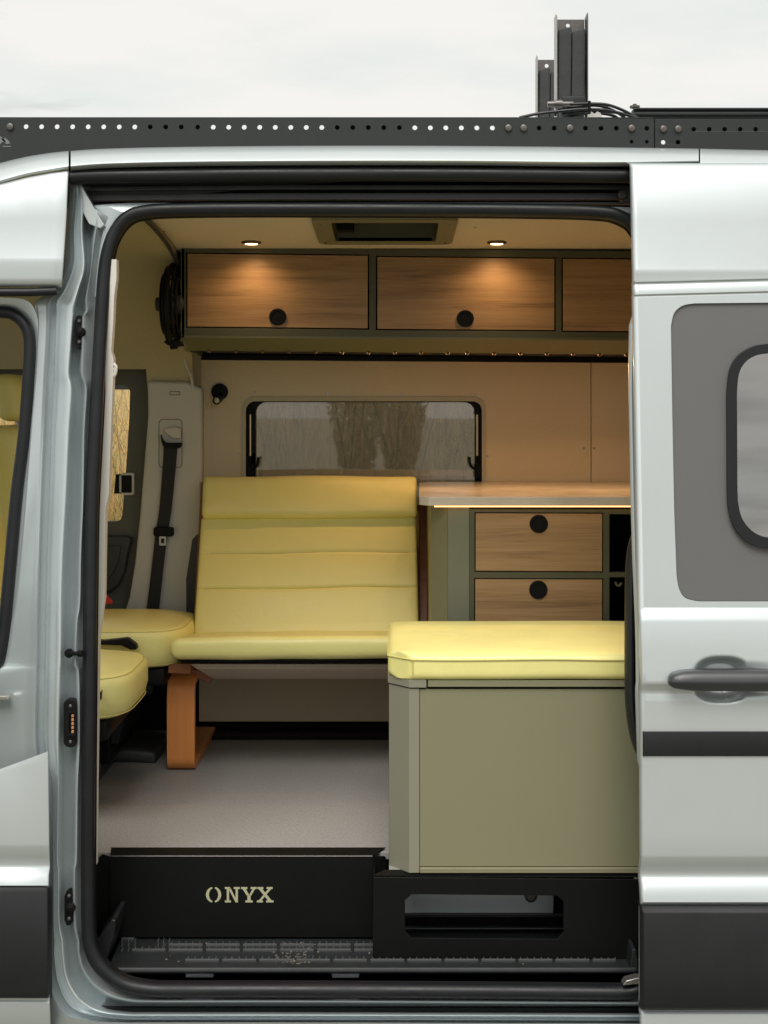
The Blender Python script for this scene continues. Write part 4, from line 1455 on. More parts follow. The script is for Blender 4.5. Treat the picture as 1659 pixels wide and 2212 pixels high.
b = B().box(v0.x - 0.02, v1.x + 0.02, vy0 - 0.02, vy1 + 0.02, 2.44, 2.446)
obj('vent_cover', b, 'dark', rv)
b = B().box(v0.x + 0.065, v0.x + 0.115, vy1 - 0.11, vy1 - 0.06, 2.345, 2.385)
obj('crank_block', b, 'black', rv, bevel=0.004)
s0 = None
for x_, y_ in ((v0.x + 0.022, vy1 - 0.03), (v1.x - 0.022, vy1 - 0.03), (v0.x + 0.022, vy0 + 0.09), (v1.x - 0.022, vy0 + 0.09)):
    p = Vector((x_, y_, ceil_z(y_) - 0.013))
    if s0 is None:
        s0 = obj('screw', B().lathe([(0.003, -0.002), (0.0042, -0.001), (0.0045, 0.002)], p, 'Z', 10), 'black', tr_)
        s0p = p
    else:
        at(s0, p - s0p, tr_)

# ------------------------------------------------------------------ recessed ceiling lights
labs = ['round lit ceiling spot above the leftmost wooden cupboard door', 'round lit ceiling spot right of the roof vent', 'round ceiling spot hidden behind the open sliding door']
for k, px in enumerate((543, 1073, 1600)):
    p = on_ceil(px, 523)
    t = thing('ceiling_light', labs[k], 'ceiling light', p, 'recessed ceiling lights')
    obj('bezel', B().lathe([(0.021, -0.006), (0.0225, -0.0065), (0.030, -0.005), (0.033, -0.001), (0.033, 0.002)], p, 'Z', 32), mat('bronze_bezel', (0.12, 0.085, 0.05), 0.35, 0.7), t)
    obj('lens', B().lathe([(0.0205, -0.0068), (0.0205, -0.002)], p, 'Z', 24), 'glow', t)
    ld = bpy.data.lights.new('spot_beam', 'SPOT')
    ld.energy = 2.8
    ld.color = (1.0, 0.66, 0.36)
    ld.spot_size = R(150)
    ld.spot_blend = 0.9
    ld.shadow_soft_size = 0.02
    lo = bpy.data.objects.new('spot_beam', ld)
    COL.objects.link(lo)
    lo.parent = t
    lo.location = (0, 0, -0.012)

# ------------------------------------------------------------------ clip fan on the cabinet end
fn_ = thing('clip_fan', 'round black fan seen edge on beside the overhead cabinet', 'fan', P(372, 745, 1.2))
FC = P(374, 657, 1.24)
b = B()
for dx, r_ in ((-0.030, 0.062), (-0.026, 0.100), (-0.014, 0.124), (0.0, 0.130), (0.014, 0.124), (0.024, 0.10)):
    b.tube([FC + Vector((dx, r_ * math.cos(2 * math.pi * k / 36), r_ * math.sin(2 * math.pi * k / 36))) for k in range(36)], 0.0045 if abs(dx) > 0.001 else 0.008, n=6, closed=True)
for k in range(20):
    a = 2 * math.pi * k / 20
    b.tube([FC + Vector((dx, r_ * math.cos(a), r_ * math.sin(a))) for dx, r_ in ((-0.032, 0.03), (-0.027, 0.09), (-0.014, 0.124), (0.0, 0.130), (0.014, 0.124), (0.026, 0.09))], 0.0018, n=4)
obj('cage', b, 'black', fn_)
b = B()
for k in range(5):
    a = 2 * math.pi * k / 5
    rows = []
    for r_ in (0.025, 0.07, 0.112):
        rows.append([FC + Vector((0.012 * q, r_ * math.cos(a + q * 0.42), r_ * math.sin(a + q * 0.42))) for q in (-1, -0.3, 0.3, 1)])
    b.grid(rows)
obj('blades', b, 'black', fn_)
obj('motor', B().lathe([(0.018, -0.058), (0.022, -0.056), (0.024, -0.045), (0.024, -0.03), (0.034, -0.028), (0.034, 0.03), (0.02, 0.04)], FC, 'X', 24), 'dark', fn_)
b = B().tube([FC + Vector((0.0, 0, -0.125)), FC + Vector((0.004, 0, -0.15))], 0.014, n=10)
b.pp([(353, 738), (362, 731), (388, 735), (394, 746), (378, 748), (362, 745)], 1.20, 0.05)
obj('bracket', b, 'black', fn_, bevel=0.003)

# ------------------------------------------------------------------ reading lamp
rl = thing('reading_lamp', 'small black swivel reading lamp on the tan wall', 'lamp', P(475, 865, WY))
pk = P(475, 846, WY)
obj('wall_plate', B().lathe([(0.026, -0.012), (0.0305, -0.010), (0.031, 0)], pk, 'Y', 32), 'black', rl)
b = B().tube([P(477, 851, WY - 0.012), P(476, 854, WY - 0.035), P(473, 860, WY - 0.05)], 0.005, n=10)
obj('stem', b, 'black', rl)
ax = Vector((-0.15, -1, -0.25)).normalized()
hp = P(471.5, 862, WY - 0.055)
hd = obj('lamp_head', B().lathe([(0.012, -0.026), (0.0145, -0.022), (0.015, 0.024), (0.0115, 0.024), (0.0105, 0.018)], hp, ax, 22), 'black', rl)
obj('lens', B().lathe([(0.0105, 0.019), (0.0104, 0.021), (0.004, 0.0225)], hp, ax, 18), 'steel', hd)

# ------------------------------------------------------------------ seat belt on the far pillar
sb = thing('seat_belt', 'black seat belt hanging from the grey far pillar trim', 'seat belt', P(330, 1330, 1.57))
YB = 1.585
b = B()
bl = smooth_path([(354, 384, 960), (352, 381, 1000), (344, 371, 1100), (336, 363, 1150), (326, 352, 1240), (315, 343, 1330), (308, 336, 1400)], 5)
b.grid([[P(l_, y, YB), P((l_ + r_) / 2, y, YB - 0.0015), P(r_, y, YB)] for l_, r_, y in bl])
b.grid([[P(l_, y, YB + 0.002), P(r_, y, YB + 0.002)] for l_, r_, y in bl])
obj('webbing', b, 'belt', sb)
b = B().prism([P(x, y, 1.588) for x, y in ((354, 925), (378, 921), (391, 924), (391, 946), (376, 948), (355, 934))], (0, 0.03, 0))
obj('guide_cover', b, 'trim', sb, bevel=0.005, seg=3)
b = B().prism([P(x, y, 1.578) for x, y in smooth_path([(348, 938), (352, 950), (362, 956), (391, 956), (391, 963), (385, 968), (358, 967), (350, 958), (347, 942)], 3)], (0, 0.02, 0))
obj('guide_loop', b, 'black', sb, bevel=0.002)
b = B().prism([P(x, y, 1.570) for x, y in rrect(331, 1138, 375, 1159, 6)], (0, 0.018, 0))
obj('tongue_grip', b, 'black', sb, bevel=0.004)
b = B().plate(rrect(344, 1158, 359, 1178, 2), [rrect(348, 1163, 355, 1173, 1)], lambda a, c: P(a, c, 1.572), (0, 0.003, 0))
obj('tongue', b, 'steel', sb, bevel=0.0005)

# ------------------------------------------------------------------ swivelled front seats


def dcushion(outline, z0, z1, crown, ins=0.02, name='cushion', parent=None):
    cx_ = sum(p[0] for p in outline) / len(outline)
    cy_ = sum(p[1] for p in outline) / len(outline)
    ex = max(abs(p[0] - cx_) for p in outline)

    def ring(scale_in, z, wob=0.0):
        k = 1 - scale_in / ex
        return [Vector((cx_ + (x - cx_) * k, cy_ + (y - cy_) * k, z + wob * math.sin(9 * x + 5 * y))) for x, y in outline]
    h = z1 - z0
    rows = [ring(0.06, z0 - 0.004), ring(0.022, z0), ring(0.008, z0 + 0.12 * h), ring(0.0, z0 + 0.4 * h, 0.002), ring(0.0, z0 + 0.8 * h), ring(0.004, z0 + 0.93 * h), ring(0.010, z1), ring(0.0115, z1 - 0.0025), ring(0.0135, z1 + 0.0015), ring(0.03, z1 + crown * 0.25), ring(0.08, z1 + crown * 0.62), ring(0.15, z1 + crown * 0.9), ring(0.22, z1 + crown)]
    b = B().grid(rows, closed=True)
    n = len(outline)
    b.f.append(tuple(range(n - 1, -1, -1)))
    b.f.append(tuple(range((len(rows) - 1) * n, len(rows) * n)))
    return obj(name, b, 'yellow', parent, angle=60)


zt = 1.022
st = thing('front_seat', 'nearer swivelled yellow front seat beside the open door pillar', 'seat', (-0.98, 0.72, ZF), 'swivelled front seats')
ol = []
for k in range(48):
    a = 2 * math.pi * k / 48
    e = 4.2
    ca_, sa_ = math.cos(a), math.sin(a)
    rx, ry = 0.265, 0.235
    ol.append((-1.012 + rx * math.copysign(abs(ca_) ** (2 / e), ca_), 0.735 + ry * math.copysign(abs(sa_) ** (2 / e), sa_)))
cu = dcushion(ol, zt - 0.115, zt, 0.028, parent=st)
for sc_, dz_ in ((0.975, -0.106), (0.963, 0.0005)):
    pt = [(-1.012 + (x + 1.012) * sc_, 0.735 + (y - 0.735) * sc_, zt + dz_) for x, y in ol]
    obj('seam', B().tube(pt, 0.0016, n=6, closed=True), 'yellow_s', cu)
b = B()
b.rbox(0.22, 0.19, 0.03, 0.012, lambda q: q + Vector((-1.03, 0.735, zt - 0.15)), nx=3, ny=3, nz=1, nr=2)
b.box(-1.24, -0.95, 0.58, 0.90, zt - 0.22, zt - 0.17)
b.box(-1.25, -0.99, 0.55, 0.93, ZF + 0.002, zt - 0.20)
b.prism([(-0.995, 0.57, ZF + 0.06), (-0.995, 0.62, zt - 0.2), (-0.93, 0.63, zt - 0.2), (-0.965, 0.58, ZF + 0.06)], (0, 0.30, 0))
obj('pedestal', b, 'black', st, bevel=0.006)
b = B().tube([(-0.985, 0.545, ZF + 0.22), (-0.975, 0.545, ZF + 0.22), (-0.965, 0.545, ZF + 0.22)], 0.012, n=12)
obj('adjuster_bolt', b, 'steel', st)


def fmap_back(q):
    # leaning seat back: local z up, x thickness
    z = q.z
    puff = 0.018 * math.cos(q.y / 0.25 * 1.3)
    return Vector((-1.215 + q.x * (1 + 0.2 * puff) - (z + 0.3) * 0.19, 0.735 + q.y * (1 - 0.12 * max(0, z)), 1.36 + z))


b = B().rbox(0.065, 0.245, 0.325, 0.045, fmap_back, nx=3, ny=8, nz=10)
obj('seat_back', b, 'yellow', st, angle=60)
b = B().rbox(0.05, 0.135, 0.078, 0.04, lambda q: Vector((-1.34 + q.x - 0.15 * q.z, 0.735 + q.y, 1.775 + q.z)), nx=3, ny=6, nz=4)
hr = obj('headrest', b, 'yellow', st, angle=60)
b = B()
for dy in (-0.06, 0.06):
    b.tube([(-1.32, 0.735 + dy, 1.66), (-1.335, 0.735 + dy, 1.75)], 0.007, n=8)
obj('headrest_post', b, 'steel', st)
s2 = dup(st, (0.072, 0.545, 0.042))
b = B().prism([P(x, y, 1.01) for x, y in ((205, 1382), (222, 1384), (275, 1378), (294, 1392), (296, 1402), (284, 1404), (262, 1394), (205, 1392))], (0, 0.03, 0))
obj('side_cover', b, 'black', s2, bevel=0.003)
b = B().rbox(0.085, 0.14, 0.022, 0.015, lambda q: Vector((q.x - 0.885, q.y + 1.42, ZF + 0.024 + q.z - 0.12 * max(0, q.x))), nx=4, ny=4, nz=1, nr=3)
obj('foot', b, 'dark', s2)
b = B().prism([P(212, 1500, 0.49), P(219, 1492, 0.49), P(217, 1512, 0.49), P(212, 1514, 0.49)], (0, 0.02, 0))
obj('release_lever', b, 'black', st)
s2['label'] = 'farther swivelled yellow front seat in front of the seat belt'
b = B().pp([(212, 1276), (222, 1277), (243, 1299), (242, 1304), (226, 1304), (212, 1302)], 1.42, 0.012)
tag(obj('belt_buckle', b, 'red', None, bevel=0.002), 'small red seat belt release above the farther yellow front seat', 'buckle')

# ------------------------------------------------------------------ lounge seat
ls = thing('lounge_seat', 'wide yellow cushioned lounge seat on bent wood legs', 'lounge seat', P(640, 1640, 1.3))


def quad_map(bl_, br_, tl_, tr__, nrm, sx, sz, thick_fn):
    def fn(q):
        u = (q.x / sx + 1) / 2
        w_ = (q.z / sz + 1) / 2
        p = bl_.lerp(br_, u).lerp(tl_.lerp(tr__, u), w_)
        return p + nrm * (q.y * thick_fn(u, w_, q)) + Vector((0, 0, 0.002 * math.sin(u * 9 + w_ * 3)))
    return fn


def seam_dip(w_, seams, depth, width):
    return sum(depth * math.exp(-((w_ - s_) / width) ** 2) for s_ in seams)


bl_, br_, tl_, tr__ = P(420, 1385, 1.32), P(905, 1378, 1.32), P(437, 1122, 1.50), P(899, 1119, 1.50)
nrm = (tl_ - bl_).cross(br_ - bl_).normalized()
if nrm.y > 0:
    nrm = -nrm
seams = [0.395, 0.69]
b = B().rbox(0.36, 0.035, 0.2, 0.013, quad_map(bl_, br_, tl_, tr__, -nrm, 0.36, 0.2, lambda u, w_, q: 1 - (seam_dip(w_, seams, 0.16, 0.009) - 0.20 * math.sin(max(0, min(1, u)) * math.pi) ** 0.5 * (0.6 + 0.4 * abs(math.sin((w_ - 0.1) * math.pi / 0.3)))) * (1 if q.y < 0 else 0) + 0.06 * noise.noise(Vector((u * 5, w_ * 4, 1)))), nx=36, ny=3, nz=90)
bc = obj('back_cushion', b, 'yellow', ls, angle=70)
for s_ in seams:
    pts = []
    for k in range(21):
        u = 0.04 + 0.92 * k / 20
        p = bl_.lerp(br_, u).lerp(tl_.lerp(tr__, u), s_)
        pts.append(p + nrm * (0.035 * (1 - 0.155 + 0.125 * math.sin(u * math.pi) ** 0.5)) + Vector((0, 0, 0.002 * math.sin(u * 9 + s_ * 3))))
    obj('seam', B().tube(pts, 0.0016, n=5), 'yellow_s', bc)
for u0 in (0.0, 1.0):
    pts = [bl_.lerp(br_, 0.02 if u0 == 0 else 0.985).lerp(tl_.lerp(tr__, 0.02 if u0 == 0 else 0.985), k / 20) + nrm * (0.028 + 0.002 * math.sin(k * 2.2)) for k in range(21)]
    obj('piping', B().tube(pts, 0.0022, n=5), 'yellow_s', bc)
# head roll
hbl, hbr, htl, htr = P(439, 1124, 1.475), P(901, 1121, 1.475), P(443, 1033, 1.545), P(899, 1033, 1.545)
b = B().rbox(0.36, 0.058, 0.085, 0.016, quad_map(hbl, hbr, htl, htr, Vector((0, 1, -0.35)).normalized(), 0.36, 0.085, lambda u, w_, q: 0.55 + 0.45 * max(0, 1 - abs(2 * w_ - 1) ** 2.6) ** 0.5 + 0.06 * math.sin(max(0, min(1, u)) * math.pi) ** 0.6 + 0.05 * noise.noise(Vector((u * 6, w_ * 3, 4)))), nx=30, ny=3, nz=18, nr=4)
obj('head_cushion', b, 'yellow', ls, angle=75)
# seat cushion
SB_ = [P(364, 1402, 0.98), P(975, 1398, 0.98), P(424, 1386, 1.36), P(925, 1382, 1.36)]
thk = Vector((0, 0, 1))


def seat_fn(q):
    u = (q.x / 0.4 + 1) / 2
    w_ = (q.y / 0.2 + 1) / 2
    p = SB_[0].lerp(SB_[1], u).lerp(SB_[2].lerp(SB_[3], u), w_)
    k = 1 + 0.12 * math.sin(max(0, min(1, u)) * math.pi) ** 0.5 * (1 if q.z > 0 else 0.4) + 0.05 * noise.noise(Vector((u * 6, w_ * 3, 9)))
    return p + Vector((0, 0, q.z * k))


b = B().rbox(0.4, 0.2, 0.034, 0.028, seat_fn, nx=34, ny=10, nz=2, nr=5)
obj('seat_cushion', b, 'yellow', ls, angle=75)
b = B().pp([(378, 1421), (940, 1424), (940, 1432), (392, 1430)], 1.06, 0.25)  # black slab put in as the dark gap under the seat cushion
obj('cushion_gap_shade', b, 'black', ls, bevel=0.002)
# canvas sling, wooden frame
b = B().add([P(411, 1433, 1.10), P(960, 1433, 1.10), P(960, 1444, 1.10), P(424, 1444, 1.10), P(960, 1466, 1.22), P(462, 1466, 1.22), P(960, 1466, 1.5), P(462, 1466, 1.5), P(960, 1425, 1.5), P(411, 1425, 1.5)],
            [(0, 1, 2, 3), (3, 2, 4, 5), (5, 4, 6, 7), (7, 6, 8, 9), (9, 8, 1, 0), (0, 3, 5, 7, 9)])
obj('sling', b, 'sling', ls, bevel=0.003)
b = B().prism([P(x, y, 1.10) for x, y in ((364, 1434), (412, 1432), (412, 1456), (362, 1454))], (0, 0.10, 0))
b.prism([P(x, y, 1.22) for x, y in ((372, 1440), (462, 1450), (452, 1478), (430, 1466), (372, 1456))], (0, 0.35, 0))
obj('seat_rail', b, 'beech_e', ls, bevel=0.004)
x0, x1 = P(361, 0, 1.18).x, P(421, 0, 1.18).x
zt_, zb_ = P(0, 1455, 1.18).z, ZF
th = 0.024
yf, yb_ = 1.175, 1.70
rr_ = 0.075


def leg_mesh(x0, x1):
    path = [(yb_ - 0.25, zt_ - 0.03)]
    cy, cz = yf + rr_, zt_ - rr_
    for k in range(13):
        a = R(70 + 110 * k / 12)
        path.append((cy + rr_ * math.cos(a), cz + rr_ * math.sin(a)))
    cz2 = zb_ + 0.045
    for k in range(11):
        a = R(180 + 90 * k / 10)
        path.append((yf + 0.045 + 0.045 * math.cos(a), cz2 + 0.045 * math.sin(a)))
    path.append((yb_, zb_))
    rows = []
    for i, (y, z) in enumerate(path):
        q0, q1 = path[max(i - 1, 0)], path[min(i + 1, len(path) - 1)]
        t = Vector((q1[0] - q0[0], q1[1] - q0[1])).normalized()
        nin = Vector((-t.y, t.x))       # to the inside of the bend
        y2, z2 = y + nin.x * th, z + nin.y * th
        q = max(0.0, 1 - i / 9.0)
        xa_, xb_ = x0 + 0.020 * q ** 2, x1 + 0.022 * q ** 1.5
        rows.append([Vector((xa_, y, z)), Vector((xb_, y, z)), Vector((xb_, y2, z2)), Vector((xa_, y2, z2))])
    b = B().grid(rows, closed=True)
    b.f.append((3, 2, 1, 0))
    k = 4 * (len(rows) - 1)
    b.f.append((k, k + 1, k + 2, k + 3))
    return b


lg1 = obj('leg', leg_mesh(x0, x1), 'beech', ls, bevel=0.002, angle=30)
at(lg1, (0.80, 0.0, 0), ls)
for (a_, c_) in (((417, 1372), (434, 1040)), ((905, 1372), (905, 1085))):
    b = B()
    p, q = P(a_[0], a_[1], 1.38), P(c_[0], c_[1], 1.60)
    b.hexa([p + Vector((0, 0, 0)), p + Vector((0.03, 0, 0)), q + Vector((0.03, 0, 0)), q, p + Vector((0, 0.03, 0)), p + Vector((0.03, 0.03, 0)), q + Vector((0.03, 0.03, 0)), q + Vector((0, 0.03, 0))])
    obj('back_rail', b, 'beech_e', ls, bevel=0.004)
b = B().pp([(896, 1090), (934, 1092), (934, 1106), (896, 1104)], 1.60, 0.05)
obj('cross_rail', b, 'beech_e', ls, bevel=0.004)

# ------------------------------------------------------------------ kitchen unit
KY = 0.92
ku = thing('kitchen_unit', 'olive kitchen unit with stone worktop and wooden drawers', 'kitchen unit', P(1150, 1500, 1.3))
zw = P(0, 1073, 0.90).z
thw = 0.0275
wt = [(P(926, 0, 0.90).x, 0.90), (1.74, 0.90), (1.74, 1.715), (P(926, 0, 1.715).x, 1.715), (P(906, 0, 1.6).x, 1.655), (P(906, 0, 0.94).x, 0.94)]
b = B().prism([(x, y, zw) for x, y in wt], (0, 0, -thw))
obj('worktop', b, 'worktop', ku, bevel=0.002)
ctop = zw - thw - 0.006
zk = lambda py: P(0, py, KY).z


def fk(a, c):
    return P(a, c, KY)


d1 = [(1025, 1106), (1303, 1107), (1303, 1236), (1025, 1235)]
d2 = [(1024, 1248), (1303, 1249), (1303, 1400), (1024, 1400)]
sh1 = [(1316, 1110), (1600, 1112), (1600, 1237), (1316, 1236)]
sh2 = [(1316, 1246), (1600, 1247), (1600, 1400), (1316, 1400)]
pb = HY + (ZC - ZF) * F / (D + KY)
b = B().plate([(1014, 1099), (1700, 1101), (1700, pb), (1014, pb)], [d1, d2, sh1, sh2], fk, (0, 0.018, 0))
obj('front_frame', b, 'olive_d', ku, bevel=0.001, seg=1)
for dq, (kx, ky) in zip((d1, d2), ((1163.5, 1131), (1162.5, 1273))):
    c = [(x + (2.4 if i in (0, 3) else -2.4), y + (2.4 if i < 2 else -2.4)) for i, (x, y) in enumerate(dq)]
    d_ = obj('drawer', B().prism([P(x, y, KY + 0.001) for x, y in c], (0, 0.018, 0)), 'oak', ku, bevel=0.001)
    obj('push_button', B().lathe([(0.020, -0.0035), (0.021, -0.0065), (0.0262, -0.0065), (0.0282, -0.0045), (0.0284, 0.004)], P(kx, ky, KY + 0.001), 'Y', 36), 'black', d_)
xl = fk(1014, 0).x
b = B().box(fk(967, 0).x, xl - 0.0005, KY + 0.002, KY + 0.022, ZF + 0.001, ctop)
obj('corner_post', b, mat('grey_green_laminate', (0.175, 0.18, 0.125), 0.42, var=0.04), ku, bevel=0.001)
xa, xb = fk(967, 0).x, P(931, 0, KY + 0.05).x
b = B().hexa([(xb, KY + 0.06, ZF + 0.001), (xa - 0.0005, KY + 0.004, ZF + 0.001), (xa - 0.0005, KY + 0.004, ctop), (xb, KY + 0.06, ctop), (xb + 0.01, KY + 0.075, ZF + 0.001), (xa - 0.0005, KY + 0.024, ZF + 0.001), (xa - 0.0005, KY + 0.024, ctop), (xb + 0.01, KY + 0.075, ctop)])
obj('chamfer_panel', b, 'olive', ku, bevel=0.001)
b = B().box(xb, xb + 0.015, KY + 0.076, 1.70, ZF + 0.001, ctop)
obj('end_panel', b, 'olive', ku, bevel=0.001)
b = B().box(xl + 0.02, 1.74, KY + 0.33, KY + 0.34, ZF, ctop)
b.box(fk(1309, 0).x - 0.006, fk(1309, 0).x, KY + 0.02, KY + 0.33, ZF, ctop)
b.box(fk(1309, 0).x + 0.001, 1.74, KY + 0.02, KY + 0.33, zk(1243), zk(1240))
b.box(xl + 0.02, 1.74, KY + 0.02, KY + 0.33, ctop - 0.012, ctop - 0.002)
obj('shelf_interior', b, 'black', ku)
b = B().tube([P(x, y, KY + 0.05) for x, y in smooth_path([(1329, 1256), (1332, 1263), (1338, 1264), (1342, 1258)], 4)], 0.004, n=8)
obj('hook', b, 'cream', ku)
p0, p1 = P(938, 1094, 0.906), P(1700, 1097, 0.906)
b = B().box(p0.x, 1.74, 0.907, 0.913, zw - thw - 0.0045, zw - thw - 0.0006)
obj('light_strip', b, 'led', ku)

# ------------------------------------------------------------------ bench box and its cushion
BY = 0.212
bx = thing('bench_box', 'olive bench box with a chamfered grey corner beside the door', 'bench', P(1130, 1885, 0.4))
xs0, xs1, xs2 = P(906, 0, BY).x, P(884, 0, BY).x, P(840, 0, BY + 0.05).x
zl = P(0, 1487, BY).z
xr_ = 0.95
b = B().box(xs0 + 0.001, xr_, BY + 0.003, BY + 0.02, ZF + 0.016, zl - 0.002)
obj('front_panel', b, 'olive', bx, bevel=0.001)
b = B().prism([(xs0, BY + 0.001, ZF), (xs1, BY, ZF), (xs2, BY + 0.062, ZF), (xs2 + 0.012, BY + 0.07, ZF), (xs1 + 0.008, BY + 0.018, ZF), (xs0, BY + 0.018, ZF)], (0, 0, zl - ZF))
obj('corner_post', b, 'grey_olive', bx, bevel=0.001)
b = B().box(xs0 + 0.001, xr_, BY - 0.004, BY + 0.02, ZF + 0.0005, ZF + 0.0145)
obj('bottom_rail', b, 'olive', bx, bevel=0.002)
b = B().box(xs2, xs2 + 0.015, BY + 0.075, 0.73, ZF, zl)
b.box(xs2, xr_, 0.73, 0.745, ZF, zl)
obj('side_panel', b, 'dark', bx)
z1_ = P(0, 1466, BY).z
b = B().prism([(P(922, 0, BY).x - 0.001, BY - 0.004, zl + 0.003), (xs1, BY - 0.004, zl + 0.003), (xs2 - 0.003, BY + 0.06, zl + 0.003), (xs2 - 0.003, 0.745, zl + 0.003), (P(922, 0, BY).x - 0.001, 0.745, zl + 0.003)], (0, 0, z1_ - zl - 0.004))
obj('lid_edge', b, 'grey_olive', bx, bevel=0.0015)
b = B().box(P(924, 0, BY).x, xr_, BY - 0.004, 0.745, zl + 0.005, z1_ - 0.003)
obj('lid', b, 'olive', bx, bevel=0.0015)

zc0, zc1 = z1_ - 0.002, P(0, 1413, BY).z
cl = P(838, 0, BY).x
b = B()
hxc, hyc, hzc = (xr_ + 0.1 - cl) / 2, 0.275, (zc1 - zc0) / 2


def cush(q):
    x, y, z = q
    # chamfer the front left corner in plan
    d = (-(x) - hxc) + (-(y) - hyc) + 0.062
    if d > 0:
        x += d / 2
        y += d / 2
    top = 1 if z > 0 else 0
    cr_ = 0.016 * top * max(0, 1 - (abs(x) / hxc) ** 14) * max(0, 1 - (abs(y) / hyc) ** 3)
    return Vector((x + (cl + hxc), y + BY - 0.012 + hyc, z + (zc0 + zc1) / 2 + cr_ + 0.002 * noise.noise(Vector((x * 6, y * 6, z * 10)))))


b.rbox(hxc, hyc, hzc, 0.018, cush, nx=60, ny=24, nz=4, nr=4)
bcu = tag(obj('bench_cushion', b, 'yellow', None, angle=70), 'thick yellow cushion lying on the olive bench box', 'cushion')
pts = [cush(Vector((x, y, hzc - 0.012))) + Vector((0, -0.0015, 0)) for x, y in [(-hxc, 0.25), (-hxc, -hyc + 0.062), (-hxc + 0.062, -hyc)] + [(-hxc + 0.062 + (2 * hxc - 0.1) * k / 20, -hyc) for k in range(1, 20)]]
obj('seam', B().tube(pts, 0.0018, n=5), 'yellow_s', bcu)
pts = [cush(Vector((-hxc + 0.064, -hyc, -hzc + 0.01 + (2 * hzc - 0.022) * k / 6))) + Vector((0, -0.0008, 0)) for k in range(7)]
obj('corner_seam', B().tube(pts, 0.0015, n=5), 'yellow_s', bcu)

# ------------------------------------------------------------------ black step box with lettering, and frame under the bench
sx = thing('step_box', 'black metal step riser box with pale stencil lettering', 'step box', P(520, 2020, 0.34))
FY = 0.33
b = B().pp([(238, 1849), (806, 1849), (806, 2024), (238, 2024)], FY, 0.004)
fp = obj('front_panel', b, 'blackp', sx, bevel=0.0015)
p0, p1 = P(224, 1842, FE), P(834, 1842, FE)
z0_ = P(0, 1849, FY).z
b = B().prism([(P(238, 0, FY).x, FY + 0.005, z0_), (P(806, 0, FY).x, FY + 0.005, z0_), (P(833, 0, FE + 0.02).x, FE + 0.025, ZF + 0.003), (P(236, 0, FE).x, FE + 0.025, ZF + 0.003)], (0, 0, 0.002))
obj('top_lip', b, 'blackp', sx, bevel=0.0006)
b = B().add([P(238, 1849, FY), P(238, 2024, FY), P(208, 2000, 0.25), P(208, 1862, 0.25), P(213, 1852, 0.27), P(222, 1844, 0.30)], [(0, 1, 2, 3, 4, 5)])
obj('side_flap', b, 'blackp', sx)
b = B().add([P(806, 1849, FY), P(806, 2024, FY), P(835, 1995, FY + 0.02), P(835, 1862, FY + 0.03), P(833, 1848, FY + 0.05), P(824, 1841, FY + 0.065)], [(0, 1, 2, 3, 4)])
obj('side_flap', b, 'blackp', sx)
obj('bright_edge', B().tube([P(242, 1848.5, FY - 0.001), P(804, 1848.5, FY - 0.001)], 0.0012, n=6), 'bolt', sx)

# ONYX in slab serif stencil
LY = FY - 0.0008


def letter(polys):
    b = B()
    for pl_ in polys:
        b.prism([P(x, y, LY) for x, y in pl_], (0, 0.0008, 0))
    return obj('letter', b, 'letter', fp, flat=True)


def arc(cx_, cy_, rx, ry, rx2, ry2, a0, a1, n=14):
    o_ = [(cx_ + rx * math.cos(R(a0 + (a1 - a0) * k / n)), cy_ + ry * math.sin(R(a0 + (a1 - a0) * k / n))) for k in range(n + 1)]
    i_ = [(cx_ + rx2 * math.cos(R(a0 + (a1 - a0) * k / n)), cy_ + ry2 * math.sin(R(a0 + (a1 - a0) * k / n))) for k in range(n + 1)]
    return o_ + i_[::-1]


T0, T1 = 1915.5, 1948.5
cxo = 461.5
letter([arc(cxo, 1932, 16.5, 17, 10.0, 14.2, 103, 257), arc(cxo, 1932, 16.5, 17, 10.0, 14.2, -77, 77)])


def rect(x0, y0, x1, y1):
    return [(x0, y0), (x1, y0), (x1, y1), (x0, y1)]


n0 = 486
letter([rect(n0 + 4, T0 + 4, n0 + 9, T1 - 4), rect(n0, T0, n0 + 11, T0 + 4), rect(n0, T1 - 4, n0 + 13, T1), rect(n0 + 23, T0 + 4, n0 + 28, T1), rect(n0 + 19, T0, n0 + 32, T0 + 4), [(n0 + 11, T0), (n0 + 23, T1 - 9), (n0 + 23, T1), (n0 + 9, T0 + 6), (n0 + 9, T0 + 4)]])
y0_ = 520.5
letter([rect(y0_, T0, y0_ + 14, T0 + 4), rect(y0_ + 21, T0, y0_ + 34, T0 + 4), [(y0_ + 3.5, T0 + 4), (y0_ + 10.5, T0 + 4), (y0_ + 18, T0 + 17), (y0_ + 14, T0 + 20)], [(y0_ + 25, T0 + 4), (y0_ + 30.5, T0 + 4), (y0_ + 21, T0 + 20), (y0_ + 18, T0 + 17)], rect(y0_ + 14, T0 + 18, y0_ + 21, T1 - 4), rect(y0_ + 9.5, T1 - 4, y0_ + 25.5, T1)])
q0 = 555
letter([rect(q0 + 1, T0, q0 + 14, T0 + 4), rect(q0 + 21, T0, q0 + 34, T0 + 4), rect(q0, T1 - 4, q0 + 13, T1), rect(q0 + 20, T1 - 4, q0 + 36, T1), [(q0 + 4, T0 + 4), (q0 + 11.5, T0 + 4), (q0 + 32, T1 - 4), (q0 + 24, T1 - 4)], [(q0 + 25, T0 + 4), (q0 + 31, T0 + 4), (q0 + 21, T0 + 15.5), (q0 + 18, T0 + 11.5)], [(q0 + 4, T1 - 4), (q0 + 10, T1 - 4), (q0 + 17.5, T0 + 20), (q0 + 14.5, T0 + 16.5)]])

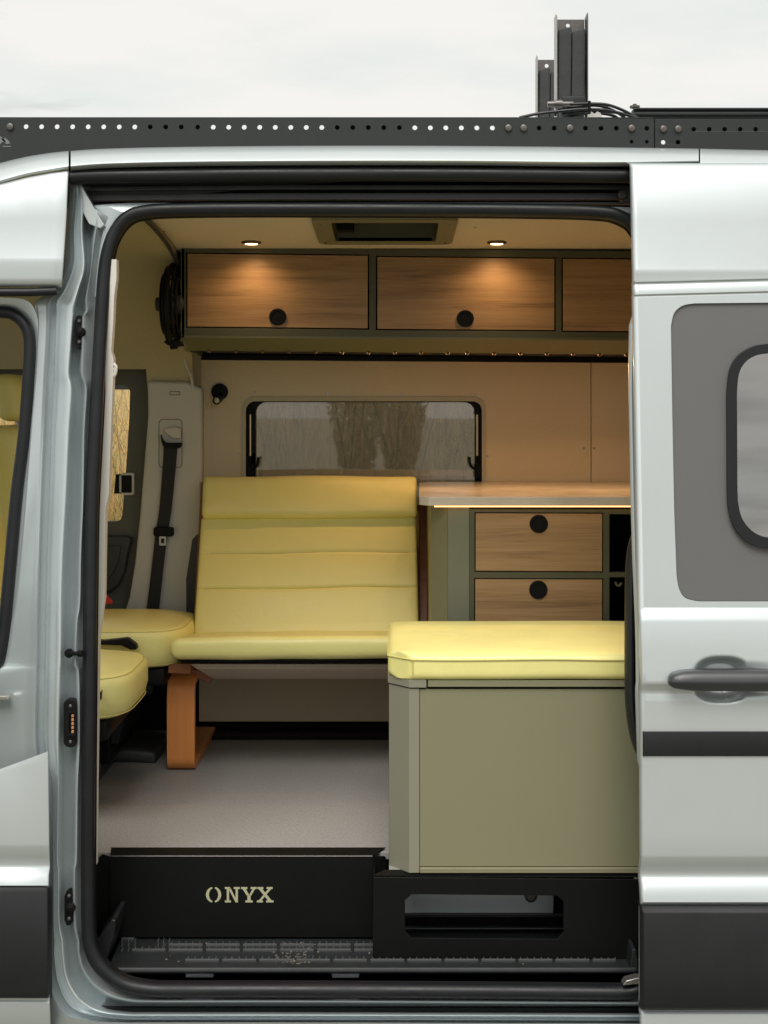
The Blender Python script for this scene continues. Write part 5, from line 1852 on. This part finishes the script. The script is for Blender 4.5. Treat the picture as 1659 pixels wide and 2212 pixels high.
fxm = thing('step_guard', 'black metal frame with long cut corner opening under the bench', 'step frame', P(1090, 2065, 0.19))
GY = 0.203
hole = [(875, 1944), (889, 1931), (1203, 1934), (1217, 1947), (1217, 2013), (1203, 2028), (889, 2025.5), (875, 2011)]
pz = HY + (ZC - ZS) * F / (D + GY)
b = B().plate([(806, 1894), (1420, 1899), (1420, pz - 1), (805, pz - 1)], [hole], lambda a, c: P(a, c, GY), (0, 0.004, 0))
obj('face_plate', b, 'blackp', fxm, bevel=0.0012)
p0 = P(806, 1894, GY)
b = B().prism([(p0.x, GY + 0.0045, ZF - 0.004), (P(1420, 0, GY).x, GY + 0.0045, ZF - 0.004), (P(1420, 0, GY).x, 0.236, ZF + 0.0006), (p0.x + 0.03, 0.236, ZF + 0.0006)], (0, 0, -0.003))
obj('top_plate', b, 'blackp', fxm)
b = B().box(P(806, 0, GY).x, P(806, 0, GY).x + 0.003, GY + 0.005, 0.36, ZS + 0.002, ZF - 0.01)
obj('side_plate', b, 'blackp', fxm)

# ------------------------------------------------------------------ trees behind the photographer (they show as reflections in the far window)


def tree(x, y, h, w, lab, seed):
    t = thing('tree', lab, 'tree', (x, y, 0), 'trees across the meadow')
    rr2 = random.Random(seed)
    obj('trunk', B().tube([(x + 0.1 * math.sin(k), y, h * 0.7 * k / 6) for k in range(7)], [0.16 * (1 - 0.12 * k) for k in range(7)], n=8), 'bark', t)
    b = B()
    for k in range(6000):
        q = rr2.random()
        zz = h * (0.06 + 0.94 * q)
        rad = w * (0.42 + 0.75 * min(1, q * 2.6)) * math.sqrt(rr2.random())
        a = rr2.uniform(0, 2 * math.pi)
        c = Vector((x + rad * math.cos(a), y + rad * math.sin(a), zz))
        u = Vector((rr2.gauss(0, 1), rr2.gauss(0, 1), rr2.gauss(0, 1))).normalized() * rr2.uniform(0.03, 0.08)
        w2 = u.orthogonal().normalized() * 0.035
        b.add([c - u, c + w2, c + u, c - w2], [(0, 1, 2, 3)])
    obj('crown', b, 'leaf', t, flat=True, recalc=False)


tree(-0.62, -16, 5.2, 0.50, 'dark slim tree reflected left in the far window', 1)
tree(0.12, -16.6, 4.9, 0.45, 'dark slim tree reflected right in the far window', 2)
